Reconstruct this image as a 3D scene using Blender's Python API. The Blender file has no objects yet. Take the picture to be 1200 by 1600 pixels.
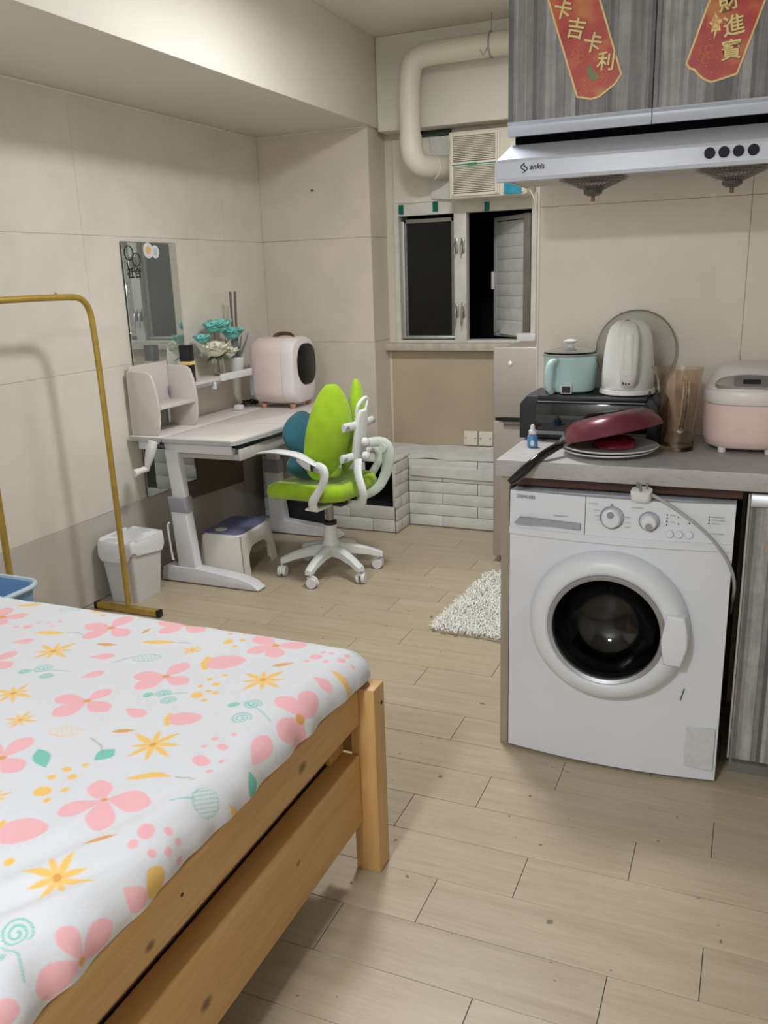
import bpy, bmesh, math, random
import numpy as np
from mathutils import Vector, Matrix, Euler
PI = math.pi
rnd = random.Random(7)
scene = bpy.context.scene
COL = scene.collection

# ------------------------------------------------------------------ camera
cam_d = bpy.data.cameras.new('camera')
cam_d.sensor_width = 36.0
cam_d.lens = 1340.0 / 1600.0 * 36.0
cam_d.clip_start = 0.02
cam = bpy.data.objects.new('camera', cam_d); COL.objects.link(cam)
Rw = np.array([[0.92023293, 0.07588954, -0.38394288],
               [0.3900951, -0.25701191, 0.88417797],
               [-0.03157803, -0.96342392, -0.26611496]])
cm = Matrix.Identity(4)
for i in range(3):
    cm[i][0] = Rw[i][0]; cm[i][1] = -Rw[i][1]; cm[i][2] = -Rw[i][2]
cm[2][3] = 1.4
cam.matrix_world = cm
scene.camera = cam

# ------------------------------------------------------------------ world, exposure, room lamps
w = bpy.data.worlds.new('night'); scene.world = w; w.use_nodes = True
w.node_tree.nodes['Background'].inputs[0].default_value = (0.010, 0.012, 0.016, 1)
w.node_tree.nodes['Background'].inputs[1].default_value = 0.15
scene.view_settings.view_transform = 'Standard'
scene.view_settings.look = 'None'
scene.view_settings.gamma = 1.0
scene.view_settings.use_curve_mapping = False
scene.view_settings.exposure = 0.0
LAMPS = [((-0.75, -0.95, 2.50), 68.0, 0.20, (0.90, 0.95, 1.0)),
         ((-1.08, 2.95, 2.50), 31.0, 0.17, (0.96, 0.975, 1.0))]
for (lp, pw, sz, lc) in LAMPS:
    ld = bpy.data.lights.new('room_lamp', 'AREA'); ld.shape = 'DISK'; ld.size = sz * 2
    ld.energy = pw; ld.color = lc
    lo = bpy.data.objects.new('room_lamp', ld); COL.objects.link(lo); lo.location = lp

# ------------------------------------------------------------------ helpers
def lin(c):
    c = c / 255.0
    return c / 12.92 if c <= 0.04045 else ((c + 0.055) / 1.055) ** 2.4
def rgb(c): return (lin(c[0]), lin(c[1]), lin(c[2]), 1)

class N:
    def __init__(s, name):
        s.m = bpy.data.materials.new(name); s.m.use_nodes = True
        s.t = s.m.node_tree; s.b = s.t.nodes['Principled BSDF']
    def n(s, typ, **k):
        x = s.t.nodes.new(typ)
        for a, v in k.items():
            if a.startswith('i_'):
                key = a[2:].replace('_', ' ')
                x.inputs[int(key) if key.isdigit() else key].default_value = v
            else: setattr(x, a, v)
        return x
    def l(s, a, b): s.t.links.new(a, b)
    def coord(s, scale=(1, 1, 1), kind='Object', rot=(0, 0, 0)):
        tc = s.n('ShaderNodeTexCoord'); mp = s.n('ShaderNodeMapping')
        mp.inputs['Scale'].default_value = scale; mp.inputs['Rotation'].default_value = rot
        s.l(tc.outputs[kind], mp.inputs[0]); return mp.outputs[0]
    def geo(s, scale=(1, 1, 1)):
        tc = s.n('ShaderNodeNewGeometry'); mp = s.n('ShaderNodeMapping')
        mp.inputs['Scale'].default_value = scale
        s.l(tc.outputs['Position'], mp.inputs[0]); return mp.outputs[0]
    def noise(s, vec, scale, detail=4, rough=.55):
        x = s.n('ShaderNodeTexNoise'); x.inputs['Scale'].default_value = scale
        x.inputs['Detail'].default_value = detail; x.inputs['Roughness'].default_value = rough
        s.l(vec, x.inputs['Vector']); return x.outputs[0]
    def ramp(s, fac, stops, interp='LINEAR'):
        r = s.n('ShaderNodeValToRGB'); r.color_ramp.interpolation = interp
        e = r.color_ramp.elements
        while len(e) < len(stops): e.new(0.5)
        for el, (p, c) in zip(e, stops):
            el.position = p; el.color = rgb(c) if len(c) == 3 else c
        s.l(fac, r.inputs[0]); return r.outputs[0]
    def mix(s, fac, a, b, mode='MIX'):
        x = s.n('ShaderNodeMix', data_type='RGBA', blend_type=mode)
        for sock, v in ((x.inputs[0], fac), (x.inputs[6], a), (x.inputs[7], b)):
            if isinstance(v, (int, float)): sock.default_value = v
            elif isinstance(v, tuple): sock.default_value = v
            else: s.l(v, sock)
        return x.outputs[2]
    def bump(s, h, strength=.2, dist=.002):
        b = s.n('ShaderNodeBump'); b.inputs['Strength'].default_value = strength
        b.inputs['Distance'].default_value = dist
        s.l(h, b.inputs['Height']); s.l(b.outputs[0], s.b.inputs['Normal'])

def mat(name, c, rough=.5, metal=0.0, var=.06, vs=6.0, bump=0.0, bs=60.0, bd=.001, coat=0.0, spec=.5, sheen=0.0):
    """plain painted / plastic / cloth surface: colour with a soft mottling and optional fine relief"""
    k = N(name); b = k.b
    v = k.coord()
    f = k.noise(v, vs, 5)
    c0 = tuple(max(0, x * (1 - var)) for x in c); c1 = tuple(min(255, x * (1 + var)) for x in c)
    k.l(k.ramp(f, [(.3, c0), (.7, c1)]), b.inputs['Base Color'])
    b.inputs['Roughness'].default_value = rough; b.inputs['Metallic'].default_value = metal
    b.inputs['Specular IOR Level'].default_value = spec
    b.inputs['Coat Weight'].default_value = coat
    b.inputs['Sheen Weight'].default_value = sheen
    if bump: k.bump(k.noise(v, bs, 3), bump, bd)
    return k.m

class MB:
    """collects shapes that become ONE mesh object"""
    def __init__(s): s.bm = bmesh.new()
    def _x(s, vs, M):
        if M is not None: bmesh.ops.transform(s.bm, matrix=M, verts=vs)
    def box(s, a, b, bev=0.0, seg=2, M=None):
        x0, y0, z0 = a; x1, y1, z1 = b
        co = [(x0,y0,z0),(x1,y0,z0),(x1,y1,z0),(x0,y1,z0),(x0,y0,z1),(x1,y0,z1),(x1,y1,z1),(x0,y1,z1)]
        vs = [s.bm.verts.new(c) for c in co]
        fs = [s.bm.faces.new([vs[i] for i in q]) for q in ((3,2,1,0),(4,5,6,7),(0,1,5,4),(1,2,6,5),(2,3,7,6),(3,0,4,7))]
        if bev:
            es = list({e for f_ in fs for e in f_.edges})
            bv = bmesh.ops.bevel(s.bm, geom=es, offset=bev, segments=seg, profile=.5, affect='EDGES', clamp_overlap=True)
            vs = list({v for f_ in bv['faces'] for v in f_.verts} | {v for v in vs if v.is_valid})
        s._x(vs, M); return s
    def prism(s, poly, plane, d0, d1, bev=0.0, seg=2, M=None):
        def P(u, v, d): return {'xy': (u, v, d), 'xz': (u, d, v), 'yz': (d, u, v)}[plane]
        a = [s.bm.verts.new(P(u, v, d0)) for u, v in poly]
        b = [s.bm.verts.new(P(u, v, d1)) for u, v in poly]
        n = len(poly); fs = [s.bm.faces.new(a), s.bm.faces.new(b[::-1])]
        for i in range(n):
            j = (i + 1) % n; fs.append(s.bm.faces.new([a[j], a[i], b[i], b[j]]))
        vs = a + b
        if bev:
            es = list({e for f_ in fs[:2] for e in f_.edges})
            bv = bmesh.ops.bevel(s.bm, geom=es, offset=bev, segments=seg, profile=.5, affect='EDGES', clamp_overlap=True)
            vs = list({v for f_ in bv['faces'] for v in f_.verts} | {v for v in vs if v.is_valid})
        s._x(vs, M); return s
    def rings(s, R, cap=True, closed=False, M=None):
        rows = [[s.bm.verts.new(p) for p in r] for r in R]
        n = len(rows[0])
        rng = range(len(rows)) if closed else range(len(rows) - 1)
        for i in rng:
            A = rows[i]; Bq = rows[(i + 1) % len(rows)]
            for j in range(n):
                k = (j + 1) % n
                s.bm.faces.new([A[j], A[k], Bq[k], Bq[j]])
        if cap and not closed:
            s.bm.faces.new(rows[0][::-1]); s.bm.faces.new(rows[-1])
        vs = [v for r in rows for v in r]
        s._x(vs, M); return s
    def cyl(s, p, q, r, r2=None, n=20, cap=True, M=None):
        p = Vector(p); q = Vector(q); d = (q - p).normalized()
        a = d.orthogonal().normalized(); b = d.cross(a)
        r2 = r if r2 is None else r2
        R = [[tuple(c + (a * math.cos(t) + b * math.sin(t)) * rr) for t in [2*PI*i/n for i in range(n)]] for c, rr in ((p, r), (q, r2))]
        return s.rings(R, cap, M=M)
    def tube(s, pts, r, n=10, smooth=0, closed=False, M=None, flat=None, up=None):
        P = [Vector(p) for p in pts]
        rr = list(r) if isinstance(r, (list, tuple)) else [r] * len(P)
        for _ in range(smooth):
            Q = []; q2 = []
            m = len(P)
            for i in range(m if closed else m - 1):
                a, b = P[i], P[(i + 1) % m]; ra, rb = rr[i], rr[(i + 1) % m]
                Q += [a * .75 + b * .25, a * .25 + b * .75]; q2 += [ra*.75+rb*.25, ra*.25+rb*.75]
            if not closed: Q = [P[0]] + Q + [P[-1]]; q2 = [rr[0]] + q2 + [rr[-1]]
            P, rr = Q, q2
        m = len(P); R = []; prev = Vector(up).normalized() if up else None
        for i in range(m):
            if closed: t = P[(i + 1) % m] - P[i - 1]
            else: t = P[min(i + 1, m - 1)] - P[max(i - 1, 0)]
            t.normalize()
            if up: a = Vector(up) - t * t.dot(Vector(up))
            else: a = t.orthogonal() if prev is None else prev - t * t.dot(prev)
            if a.length < 1e-6: a = t.orthogonal()
            a.normalize(); prev = a; b = t.cross(a)
            fa, fb = flat if flat else (1, 1)
            R.append([tuple(P[i] + a * (math.cos(k) * rr[i] * fa) + b * (math.sin(k) * rr[i] * fb)) for k in [2*PI*j/n for j in range(n)]])
        return s.rings(R, True, closed, M)
    def lathe(s, prof, c=(0, 0, 0), n=32, axis='z', M=None, a0=0, cap=True):
        R = []
        for r, h in prof:
            row = []
            for i in range(n):
                t = 2*PI*i/n + a0; u, v = r*math.cos(t), r*math.sin(t)
                p = {'z': (u, v, h), 'y': (u, h, v), 'x': (h, u, v)}[axis]
                row.append((c[0]+p[0], c[1]+p[1], c[2]+p[2]))
            R.append(row)
        return s.rings(R, cap, M=M)
    def ell(s, c, r, n=16, m=10, M=None, e=1.0):
        """(super)ellipsoid"""
        def pw(x): return math.copysign(abs(x) ** e, x)
        R = []
        for j in range(m + 1):
            ph = -PI/2 + PI * j / m
            if j in (0, m): ph *= .985
            R.append([(c[0]+r[0]*pw(math.cos(ph))*pw(math.cos(t)), c[1]+r[1]*pw(math.cos(ph))*pw(math.sin(t)), c[2]+r[2]*pw(math.sin(ph))) for t in [2*PI*i/n for i in range(n)]])
        return s.rings(R, True, M=M)
    def rbox(s, a, b, R, n=6, M=None, inset=None):
        """box with its vertical-plan corners rounded by R (vector axes x,y) and its rims softened"""
        return s.box(a, b, R, n, M)
    def sheet(s, fn, nu, nv, M=None):
        vs = [[s.bm.verts.new(fn(i/nu, j/nv)) for j in range(nv+1)] for i in range(nu+1)]
        for i in range(nu):
            for j in range(nv):
                s.bm.faces.new([vs[i][j], vs[i+1][j], vs[i+1][j+1], vs[i][j+1]])
        s._x([v for r in vs for v in r], M); return s
    def slab(s, fn, nu, nv, th, M=None):
        """sheet with a thickness along z"""
        top = [[s.bm.verts.new(fn(i/nu, j/nv)) for j in range(nv+1)] for i in range(nu+1)]
        bot = [[s.bm.verts.new((v.co.x, v.co.y, v.co.z - th)) for v in r] for r in top]
        for i in range(nu):
            for j in range(nv):
                s.bm.faces.new([top[i][j], top[i+1][j], top[i+1][j+1], top[i][j+1]])
                s.bm.faces.new([bot[i][j+1], bot[i+1][j+1], bot[i+1][j], bot[i][j]])
        for i in range(nu):
            s.bm.faces.new([top[i+1][0], top[i][0], bot[i][0], bot[i+1][0]])
            s.bm.faces.new([top[i][nv], top[i+1][nv], bot[i+1][nv], bot[i][nv]])
        for j in range(nv):
            s.bm.faces.new([top[0][j], top[0][j+1], bot[0][j+1], bot[0][j]])
            s.bm.faces.new([top[nu][j+1], top[nu][j], bot[nu][j], bot[nu][j+1]])
        s._x([v for r in top + bot for v in r], M); return s

ROOTM = {}
def make(name, mb, m, parent=None, world=True, ang=40, kind=None, label=None, smooth=True):
    """mesh object; world=True: the shapes were given in world coordinates"""
    bm = mb.bm
    bmesh.ops.recalc_face_normals(bm, faces=bm.faces)
    me = bpy.data.meshes.new(name)
    if parent is not None and world and parent.name in ROOTM:
        bmesh.ops.transform(bm, matrix=ROOTM[parent.name].inverted(), verts=bm.verts)
    bm.to_mesh(me); bm.free()
    if smooth:
        me.shade_smooth(); me.set_sharp_from_angle(angle=math.radians(ang))
    me.materials.append(m)
    o = bpy.data.objects.new(name, me); COL.objects.link(o)
    if parent is not None: o.parent = parent
    if parent is not None: ROOTM[o.name] = ROOTM.get(parent.name, Matrix.Identity(4))
    if kind: o['kind'] = kind
    if label: o['label'] = label
    return o
def thing(name, label, cat, loc=(0, 0, 0), rot=0.0, group=None, eul=None):
    o = bpy.data.objects.new(name, None); COL.objects.link(o)
    o.empty_display_size = .05
    E = Euler(eul) if eul else Euler((0, 0, rot))
    o.location = loc; o.rotation_euler = E
    ROOTM[o.name] = Matrix.Translation(loc) @ E.to_matrix().to_4x4()
    o['label'] = label; o['category'] = cat
    if group: o['group'] = group
    return o
def solo(name, mb, m, label, cat, loc, group=None, **k):
    """a top-level thing that is one mesh; its origin is put at loc"""
    bmesh.ops.translate(mb.bm, vec=-Vector(loc), verts=mb.bm.verts)
    o = make(name, mb, m, None, **k); o.location = loc
    ROOTM[o.name] = Matrix.Translation(loc)
    o['label'] = label; o['category'] = cat
    if group: o['group'] = group
    return o
def struct(name, mb, m, **k):
    return make(name, mb, m, kind='structure', **k)
def text(name, body, size, m, parent, M, extrude=.0006, bold=0.0, label=None, align='CENTER', shear=0.0):
    cu = bpy.data.curves.new(name, 'FONT'); cu.body = body; cu.size = size
    cu.align_x = align; cu.align_y = 'CENTER'; cu.extrude = extrude; cu.offset = bold; cu.shear = shear
    cu.resolution_u = 3
    to = bpy.data.objects.new(name + '_tmp', cu); COL.objects.link(to)
    dg = bpy.context.evaluated_depsgraph_get(); dg.update()
    me = bpy.data.meshes.new_from_object(to.evaluated_get(dg))
    bpy.data.objects.remove(to); bpy.data.curves.remove(cu)
    X = ROOTM.get(parent.name, Matrix.Identity(4)).inverted() @ M
    me.transform(X); me.name = name
    me.materials.clear(); me.materials.append(m)
    o = bpy.data.objects.new(name, me); COL.objects.link(o); o.parent = parent
    ROOTM[o.name] = ROOTM.get(parent.name, Matrix.Identity(4))
    if label: o['label'] = label
    return o
def rot(c, ax, deg):
    return Matrix.Translation(c) @ Matrix.Rotation(math.radians(deg), 4, ax) @ Matrix.Translation(-Vector(c))
def face_front(x, y, z, deg=0):   # text plane facing -Y at a world point, turned by deg in the plane
    return Matrix.Translation((x, y, z)) @ Matrix.Rotation(PI/2, 4, 'X') @ Matrix.Rotation(math.radians(deg), 4, 'Z')
def roundrect(x0, x1, y0, y1, r, n=5):
    p = []
    for cx, cy, a in ((x1-r, y1-r, 0), (x0+r, y1-r, 90), (x0+r, y0+r, 180), (x1-r, y0+r, 270)):
        for i in range(n+1):
            t = math.radians(a + 90*i/n); p.append((cx + r*math.cos(t), cy + r*math.sin(t)))
    return p

# ------------------------------------------------------------------ materials
M = {}
M['white_plastic'] = mat('white_plastic', (222, 222, 224), .38, var=.015)
M['white_metal'] = mat('white_metal', (218, 219, 224), .33, var=.015)
M['grey_plastic'] = mat('grey_plastic', (150, 150, 158), .5, var=.03)
M['dark_plastic'] = mat('dark_plastic', (34, 34, 38), .42, var=.08)
M['black_plastic'] = mat('black_plastic', (20, 20, 22), .35, var=.1)
M['black_gloss'] = mat('black_gloss', (14, 14, 16), .08, var=.1, coat=.5)
M['chrome'] = mat('chrome', (205, 205, 208), .2, 1.0, var=.02)
M['steel'] = mat('steel', (165, 162, 160), .36, 1.0, var=.04)
M['gold'] = mat('gold_paint', (186, 156, 76), .38, .5, var=.06, vs=14)
M['green'] = mat('lime_fabric', (154, 192, 22), .85, var=.05, vs=18, bump=.35, bs=900, bd=.0006, sheen=.3)
M['teal_fabric'] = mat('teal_fabric', (38, 92, 108), .9, var=.12, vs=9, bump=.4, bs=600, bd=.0008, sheen=.3)
M['chair_white'] = mat('chair_white_plastic', (222, 226, 226), .35, var=.015)
M['pipe'] = mat('duct_plastic', (217, 212, 197), .5, var=.02, vs=3)
M['paint'] = mat('ceiling_paint', (222, 218, 208), .75, var=.018, vs=1.6, bump=.12, bs=40, bd=.001)
M['beam_paint'] = mat('beam_paint', (224, 221, 212), .55, var=.02, vs=1.2, bump=.1, bs=25, bd=.0015)
M['hood'] = mat('hood_enamel', (210, 215, 228), .28, var=.01)
M['hood_under'] = mat('hood_underside', (196, 193, 188), .45, var=.08, vs=12)
M['banner_gold'] = mat('gold_print', (240, 215, 140), .42, var=.05, vs=30)
M['ink'] = mat('black_ink', (30, 30, 34), .5, var=.05)
M['teal_tape'] = mat('teal_tape', (30, 132, 116), .4, var=.08, vs=30)
M['foam'] = mat('white_foam', (206, 206, 203), .7, var=.035, vs=14, bump=.7, bs=45, bd=.004)
M['alu'] = mat('aluminium', (196, 197, 200), .35, .85, var=.03)
M['glass_black'] = mat('dark_glass', (9, 11, 14), .16, var=.2, spec=.28)
M['ivory'] = mat('ivory_plastic', (224, 218, 202), .45, var=.02)

def wall_mat(name, base, stain, amt=.35):
    k = N(name); g = k.geo()
    f1 = k.noise(g, .9, 5, .6); f2 = k.noise(g, 7, 6, .6)
    c = k.ramp(f1, [(.34, tuple(x*.95 for x in base)), (.62, tuple(min(255, x*1.03) for x in base))])
    s = k.ramp(k.noise(g, 1.7, 6, .65), [(.60, (0, 0, 0)), (.78, (255, 255, 255))])
    m_ = k.n('ShaderNodeMath', operation='MULTIPLY', i_1=amt); k.l(s, m_.inputs[0])
    c = k.mix(m_.outputs[0], c, rgb(stain))
    c = k.mix(.12, c, k.ramp(f2, [(.3, tuple(x*.82 for x in base)), (.7, tuple(min(255, x*1.08) for x in base))]))
    k.l(c, k.b.inputs['Base Color'])
    k.b.inputs['Roughness'].default_value = .42
    k.bump(k.noise(g, 14, 4), .06, .002)
    return k.m
M['wall_tile'] = wall_mat('glazed_wall_tile', (218, 213, 203), (200, 172, 140), .3)
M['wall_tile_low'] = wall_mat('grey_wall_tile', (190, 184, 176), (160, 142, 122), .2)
M['wall_tan'] = wall_mat('tan_wall_tile', (212, 203, 187), (190, 170, 140), .25)
M['wall_kitchen'] = wall_mat('kitchen_wall_tile', (232, 223, 210), (200, 178, 150), .2)
M['wall_panel'] = wall_mat('beige_panel', (184, 170, 146), (150, 120, 92), .35)
M['grout'] = mat('grout', (210, 204, 192), .9, var=.05)
M['grout_dark'] = mat('floor_grout', (118, 104, 86), .95, var=.1, vs=20)

def floor_tile_mat():
    k = N('floor_tile')
    oi = k.n('ShaderNodeObjectInfo')
    g = k.geo((1.2, 14, 1)); sh = k.n('ShaderNodeVectorMath', operation='ADD')
    cb = k.n('ShaderNodeCombineXYZ'); mm = k.n('ShaderNodeMath', operation='MULTIPLY', i_1=37.0)
    k.l(oi.outputs['Random'], mm.inputs[0]); k.l(mm.outputs[0], cb.inputs[0]); k.l(mm.outputs[0], cb.inputs[2])
    k.l(g, sh.inputs[0]); k.l(cb.outputs[0], sh.inputs[1])
    f = k.noise(sh.outputs[0], 2.2, 6, .6); f2 = k.noise(sh.outputs[0], 9, 6, .7)
    c = k.ramp(f, [(.3, (172, 156, 131)), (.5, (182, 167, 142)), (.72, (191, 177, 153))])
    c = k.mix(.22, c, k.ramp(f2, [(.35, (160, 146, 121)), (.65, (204, 194, 172))]))
    hv = k.n('ShaderNodeHueSaturation'); r = k.n('ShaderNodeMapRange', i_3=.955, i_4=1.035)
    k.l(oi.outputs['Random'], r.inputs[0]); k.l(r.outputs[0], hv.inputs['Value']); k.l(c, hv.inputs['Color'])
    g2 = k.geo()
    chip = k.ramp(k.noise(g2, 26, 2, .4), [(.735, (255, 255, 255)), (.75, (120, 108, 92))])
    c = k.mix(.7, hv.outputs[0], chip, 'MULTIPLY')
    k.l(c, k.b.inputs['Base Color'])
    rr = k.n('ShaderNodeMapRange', i_3=.30, i_4=.46); k.l(f2, rr.inputs[0]); k.l(rr.outputs[0], k.b.inputs['Roughness'])
    k.bump(f2, .10, .0008)
    return k.m
M['floor_tile'] = floor_tile_mat()

def wood_mat(name, axis, cols, knots=True, sc=1.0, spots=()):
    k = N(name)
    s = {'x': (1.1, 14, 14), 'y': (14, 1.1, 14), 'z': (14, 14, 1.1)}[axis]
    g = k.geo(s); f = k.noise(g, 1.6*sc, 7, .62); f2 = k.noise(g, 7*sc, 5, .7)
    c = k.ramp(f, [(.28, cols[0]), (.5, cols[1]), (.72, cols[2])])
    c = k.mix(.25, c, k.ramp(f2, [(.35, cols[0]), (.65, cols[2])]))
    if knots:
        s2 = {'x': (3, 9, 9), 'y': (9, 3.6, 9), 'z': (9, 9, 3)}[axis]
        vo = k.n('ShaderNodeTexVoronoi'); vo.inputs['Scale'].default_value = .62; k.l(k.geo(s2), vo.inputs['Vector'])
        kn = k.ramp(vo.outputs['Distance'], [(.06, (96, 58, 26)), (.10, (205, 155, 95)), (.15, (255, 255, 255))])
        c = k.mix(.85, c, kn, 'MULTIPLY')
    for (sx, sy, sz_, sr) in spots:      # knots of this very board
        vd = k.n('ShaderNodeVectorMath', operation='DISTANCE'); vd.inputs[1].default_value = (sx, sy*.7, sz_)
        k.l(k.geo((1, .7, 1)), vd.inputs[0])
        mr = k.n('ShaderNodeMapRange', i_1=sr*.55, i_2=sr*1.5, i_3=.8, i_4=0.0); k.l(vd.outputs['Value'], mr.inputs[0])
        c = k.mix(mr.outputs[0], c, rgb((98, 58, 26)))
    k.l(c, k.b.inputs['Base Color']); k.b.inputs['Roughness'].default_value = .45
    k.bump(f2, .12, .0008)
    return k.m
pine = [(192, 146, 86), (208, 165, 104), (222, 184, 126)]
M['pine_y'] = wood_mat('pine_along_bed', 'y', pine, True, 1.0, [(-.778, 1.335, .446, .010), (-.778, .845, .428, .007), (-.781, .89, .172, .008), (-.781, .965, .205, .010), (-.781, 1.30, .245, .005)])
M['pine_z'] = wood_mat('pine_upright', 'z', pine, False)
M['pine_x'] = wood_mat('pine_across', 'x', pine)
M['dark_wood'] = wood_mat('dark_veneer', 'x', [(58, 34, 26), (74, 44, 34), (88, 54, 42)], False)
M['side_panel'] = wood_mat('taupe_panel_edge', 'z', [(150, 140, 124), (164, 154, 138), (176, 166, 150)], False)

def stripes_mat():
    """grey weathered planks printed as upright stripes of uneven width"""
    k = N('striped_grey_laminate'); g = k.geo()
    sep = k.n('ShaderNodeSeparateXYZ'); k.l(g, sep.inputs[0])
    def band(scale, seed, stops):
        a = k.n('ShaderNodeMath', operation='MULTIPLY_ADD', i_1=scale, i_2=seed); k.l(sep.outputs[0], a.inputs[0])
        fl = k.n('ShaderNodeMath', operation='FLOOR'); k.l(a.outputs[0], fl.inputs[0])
        wn = k.n('ShaderNodeTexWhiteNoise', noise_dimensions='1D'); k.l(fl.outputs[0], wn.inputs['W'])
        return k.ramp(wn.outputs['Value'], stops, 'CONSTANT')
    a = band(38, 3.3, [(0, (128, 125, 127)), (.25, (160, 158, 159)), (.5, (184, 182, 183)), (.8, (104, 101, 103))])
    b = band(97, 9.7, [(0, (112, 109, 110)), (.3, (162, 160, 160)), (.65, (186, 184, 184))])
    c = k.mix(.42, a, b)
    gr = k.noise(k.geo((60, 60, 4)), 1.5, 6, .7); gr2 = k.noise(k.geo((9, 9, 9)), 2.2, 6, .7)
    c = k.mix(.55, c, k.ramp(gr, [(.3, (170, 168, 168)), (.62, (255, 255, 255))]), 'MULTIPLY')
    c = k.mix(.40, c, k.ramp(gr2, [(.32, (160, 157, 156)), (.62, (255, 255, 255))]), 'MULTIPLY')
    k.l(c, k.b.inputs['Base Color']); k.b.inputs['Roughness'].default_value = .5
    k.bump(gr, .12, .0006)
    return k.m
M['stripes'] = stripes_mat()

def concrete_mat():
    k = N('grey_stone_laminate'); g = k.geo()
    f = k.noise(g, 7, 7, .65); f2 = k.noise(k.geo((1, 1, 3)), 38, 5, .7)
    c = k.ramp(f, [(.3, (158, 154, 152)), (.55, (178, 175, 173)), (.72, (190, 188, 187))])
    c = k.mix(.35, c, k.ramp(f2, [(.28, (118, 113, 112)), (.46, (182, 179, 178))]))
    k.l(c, k.b.inputs['Base Color']); k.b.inputs['Roughness'].default_value = .42
    k.bump(f2, .1, .0006)
    return k.m
M['counter'] = concrete_mat()

def glassy(name, tint, rough=.03, ior=1.45):
    k = N(name); b = k.b
    b.inputs['Base Color'].default_value = tint; b.inputs['Roughness'].default_value = rough
    b.inputs['Transmission Weight'].default_value = 1.0; b.inputs['IOR'].default_value = ior
    return k.m
M['clear_glass'] = glassy('clear_glass', (.95, .97, .96, 1))
M['amber_glass'] = glassy('amber_glass', (.88, .78, .66, 1), .03)
M['door_glass'] = glassy('washer_door_glass', (.34, .36, .38, 1), .02)
k = N('mirror_glass'); k.b.inputs['Base Color'].default_value = (.62, .66, .64, 1)
k.b.inputs['Metallic'].default_value = .80; k.b.inputs['Roughness'].default_value = .02
f = k.noise(k.geo(), 5, 4); k.l(k.ramp(f, [(.3, (196, 203, 200)), (.7, (206, 212, 209))]), k.b.inputs['Base Color']); M['mirror'] = k.m
k = N('lamp_diffuser'); k.b.inputs['Emission Color'].default_value = (1, .96, .9, 1); k.b.inputs['Emission Strength'].default_value = 6.0
k.b.inputs['Base Color'].default_value = (.9, .9, .88, 1); M['lamp'] = k.m
# ================================================================== ROOM SHELL
XL, XR, YF, YW, YK, ZC = -2.69, 1.30, -1.60, 4.78, 2.80, 2.615
fl = struct('floor', MB().box((XL-.1, YF-.1, -.12), (XR+.1, YW+.15, -.004)), M['grout_dark'])
ROW = .1536; offs = [-.182, -.005, -.422]
tm = {}
r_i = 0
for i in range(-7, 23):
    y0 = 1.337 + ROW*(i-1); y1 = y0 + ROW
    if y1 > YW + .02: break
    o_ = offs[(i - 1) % 3]
    for kx in range(-5, 3):
        x0 = o_ + .6*kx; x1 = x0 + .6
        x0c, x1c = max(x0, XL+.001), min(x1, XR-.001)
        if x1c - x0c < .02: continue
        key = (round(x1c-x0c, 3),)
        if key not in tm:
            b = MB().box((0, 0, -.006), (x1c-x0c-.0017, ROW-.0017, 0), .0005, 1)
            bmesh.ops.recalc_face_normals(b.bm, faces=b.bm.faces)
            me = bpy.data.meshes.new('floor_tile'); b.bm.to_mesh(me); b.bm.free(); me.materials.append(M['floor_tile']); tm[key] = me
        o = bpy.data.objects.new('floor_tile', tm[key]); COL.objects.link(o); o.parent = fl
        o.location = (x0c + .0009, y0 + .0009, rnd.uniform(-.0004, .0002))
ceil_ = struct('ceiling', MB().box((XL-.1, YF-.1, ZC), (XR+.1, YW+.2, ZC+.1)), M['paint'])

def tiled(name, axis, at, thick, u0, u1, zs, us, m_tile, m_low=None, sgn=1):
    """a wall slab with its large glazed tiles as children; axis = the wall's normal"""
    if axis == 'x': b = MB().box((min(at, at-sgn*thick)-0, u0, 0), (max(at, at-sgn*thick), u1, ZC))
    else: b = MB().box((u0, min(at, at-sgn*thick), 0), (u1, max(at, at-sgn*thick), ZC))
    wl = struct(name, b, M['grout'])
    for zi in range(len(zs)-1):
        for ui in range(len(us)-1):
            a0, a1, z0, z1 = us[ui]+.0004, us[ui+1]-.0004, zs[zi]+.0004, zs[zi+1]-.0004
            lo, hi = (at, at + sgn*.006) if sgn > 0 else (at - .006, at)
            t = MB().box((lo, a0, z0), (hi, a1, z1), .0008, 1) if axis == 'x' else MB().box((a0, lo, z0), (a1, hi, z1), .0008, 1)
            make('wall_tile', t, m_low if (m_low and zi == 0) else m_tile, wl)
    return wl
ZS = [0, .386, 1.035, 1.607, ZC]
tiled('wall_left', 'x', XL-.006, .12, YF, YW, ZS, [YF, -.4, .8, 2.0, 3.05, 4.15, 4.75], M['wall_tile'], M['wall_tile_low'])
# pier at the far left (tiled face looking back into the room and its narrow return)
pier = struct('wall_pier', MB().box((XL, 4.556, 0), (-2.006, YW+.1, ZC)), M['grout'])
for z0, z1 in zip(ZS[:-1], ZS[1:]):
    make('wall_tile', MB().box((XL+.001, 4.55, z0+.0008), (-2.0005, 4.556, z1-.0008), .0008, 1), M['wall_tan'], pier)
    make('wall_tile', MB().box((-2.006, 4.5565, z0+.0008), (-2.0, YW-.001, z1-.0008), .0008, 1), M['wall_tan'], pier)
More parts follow.
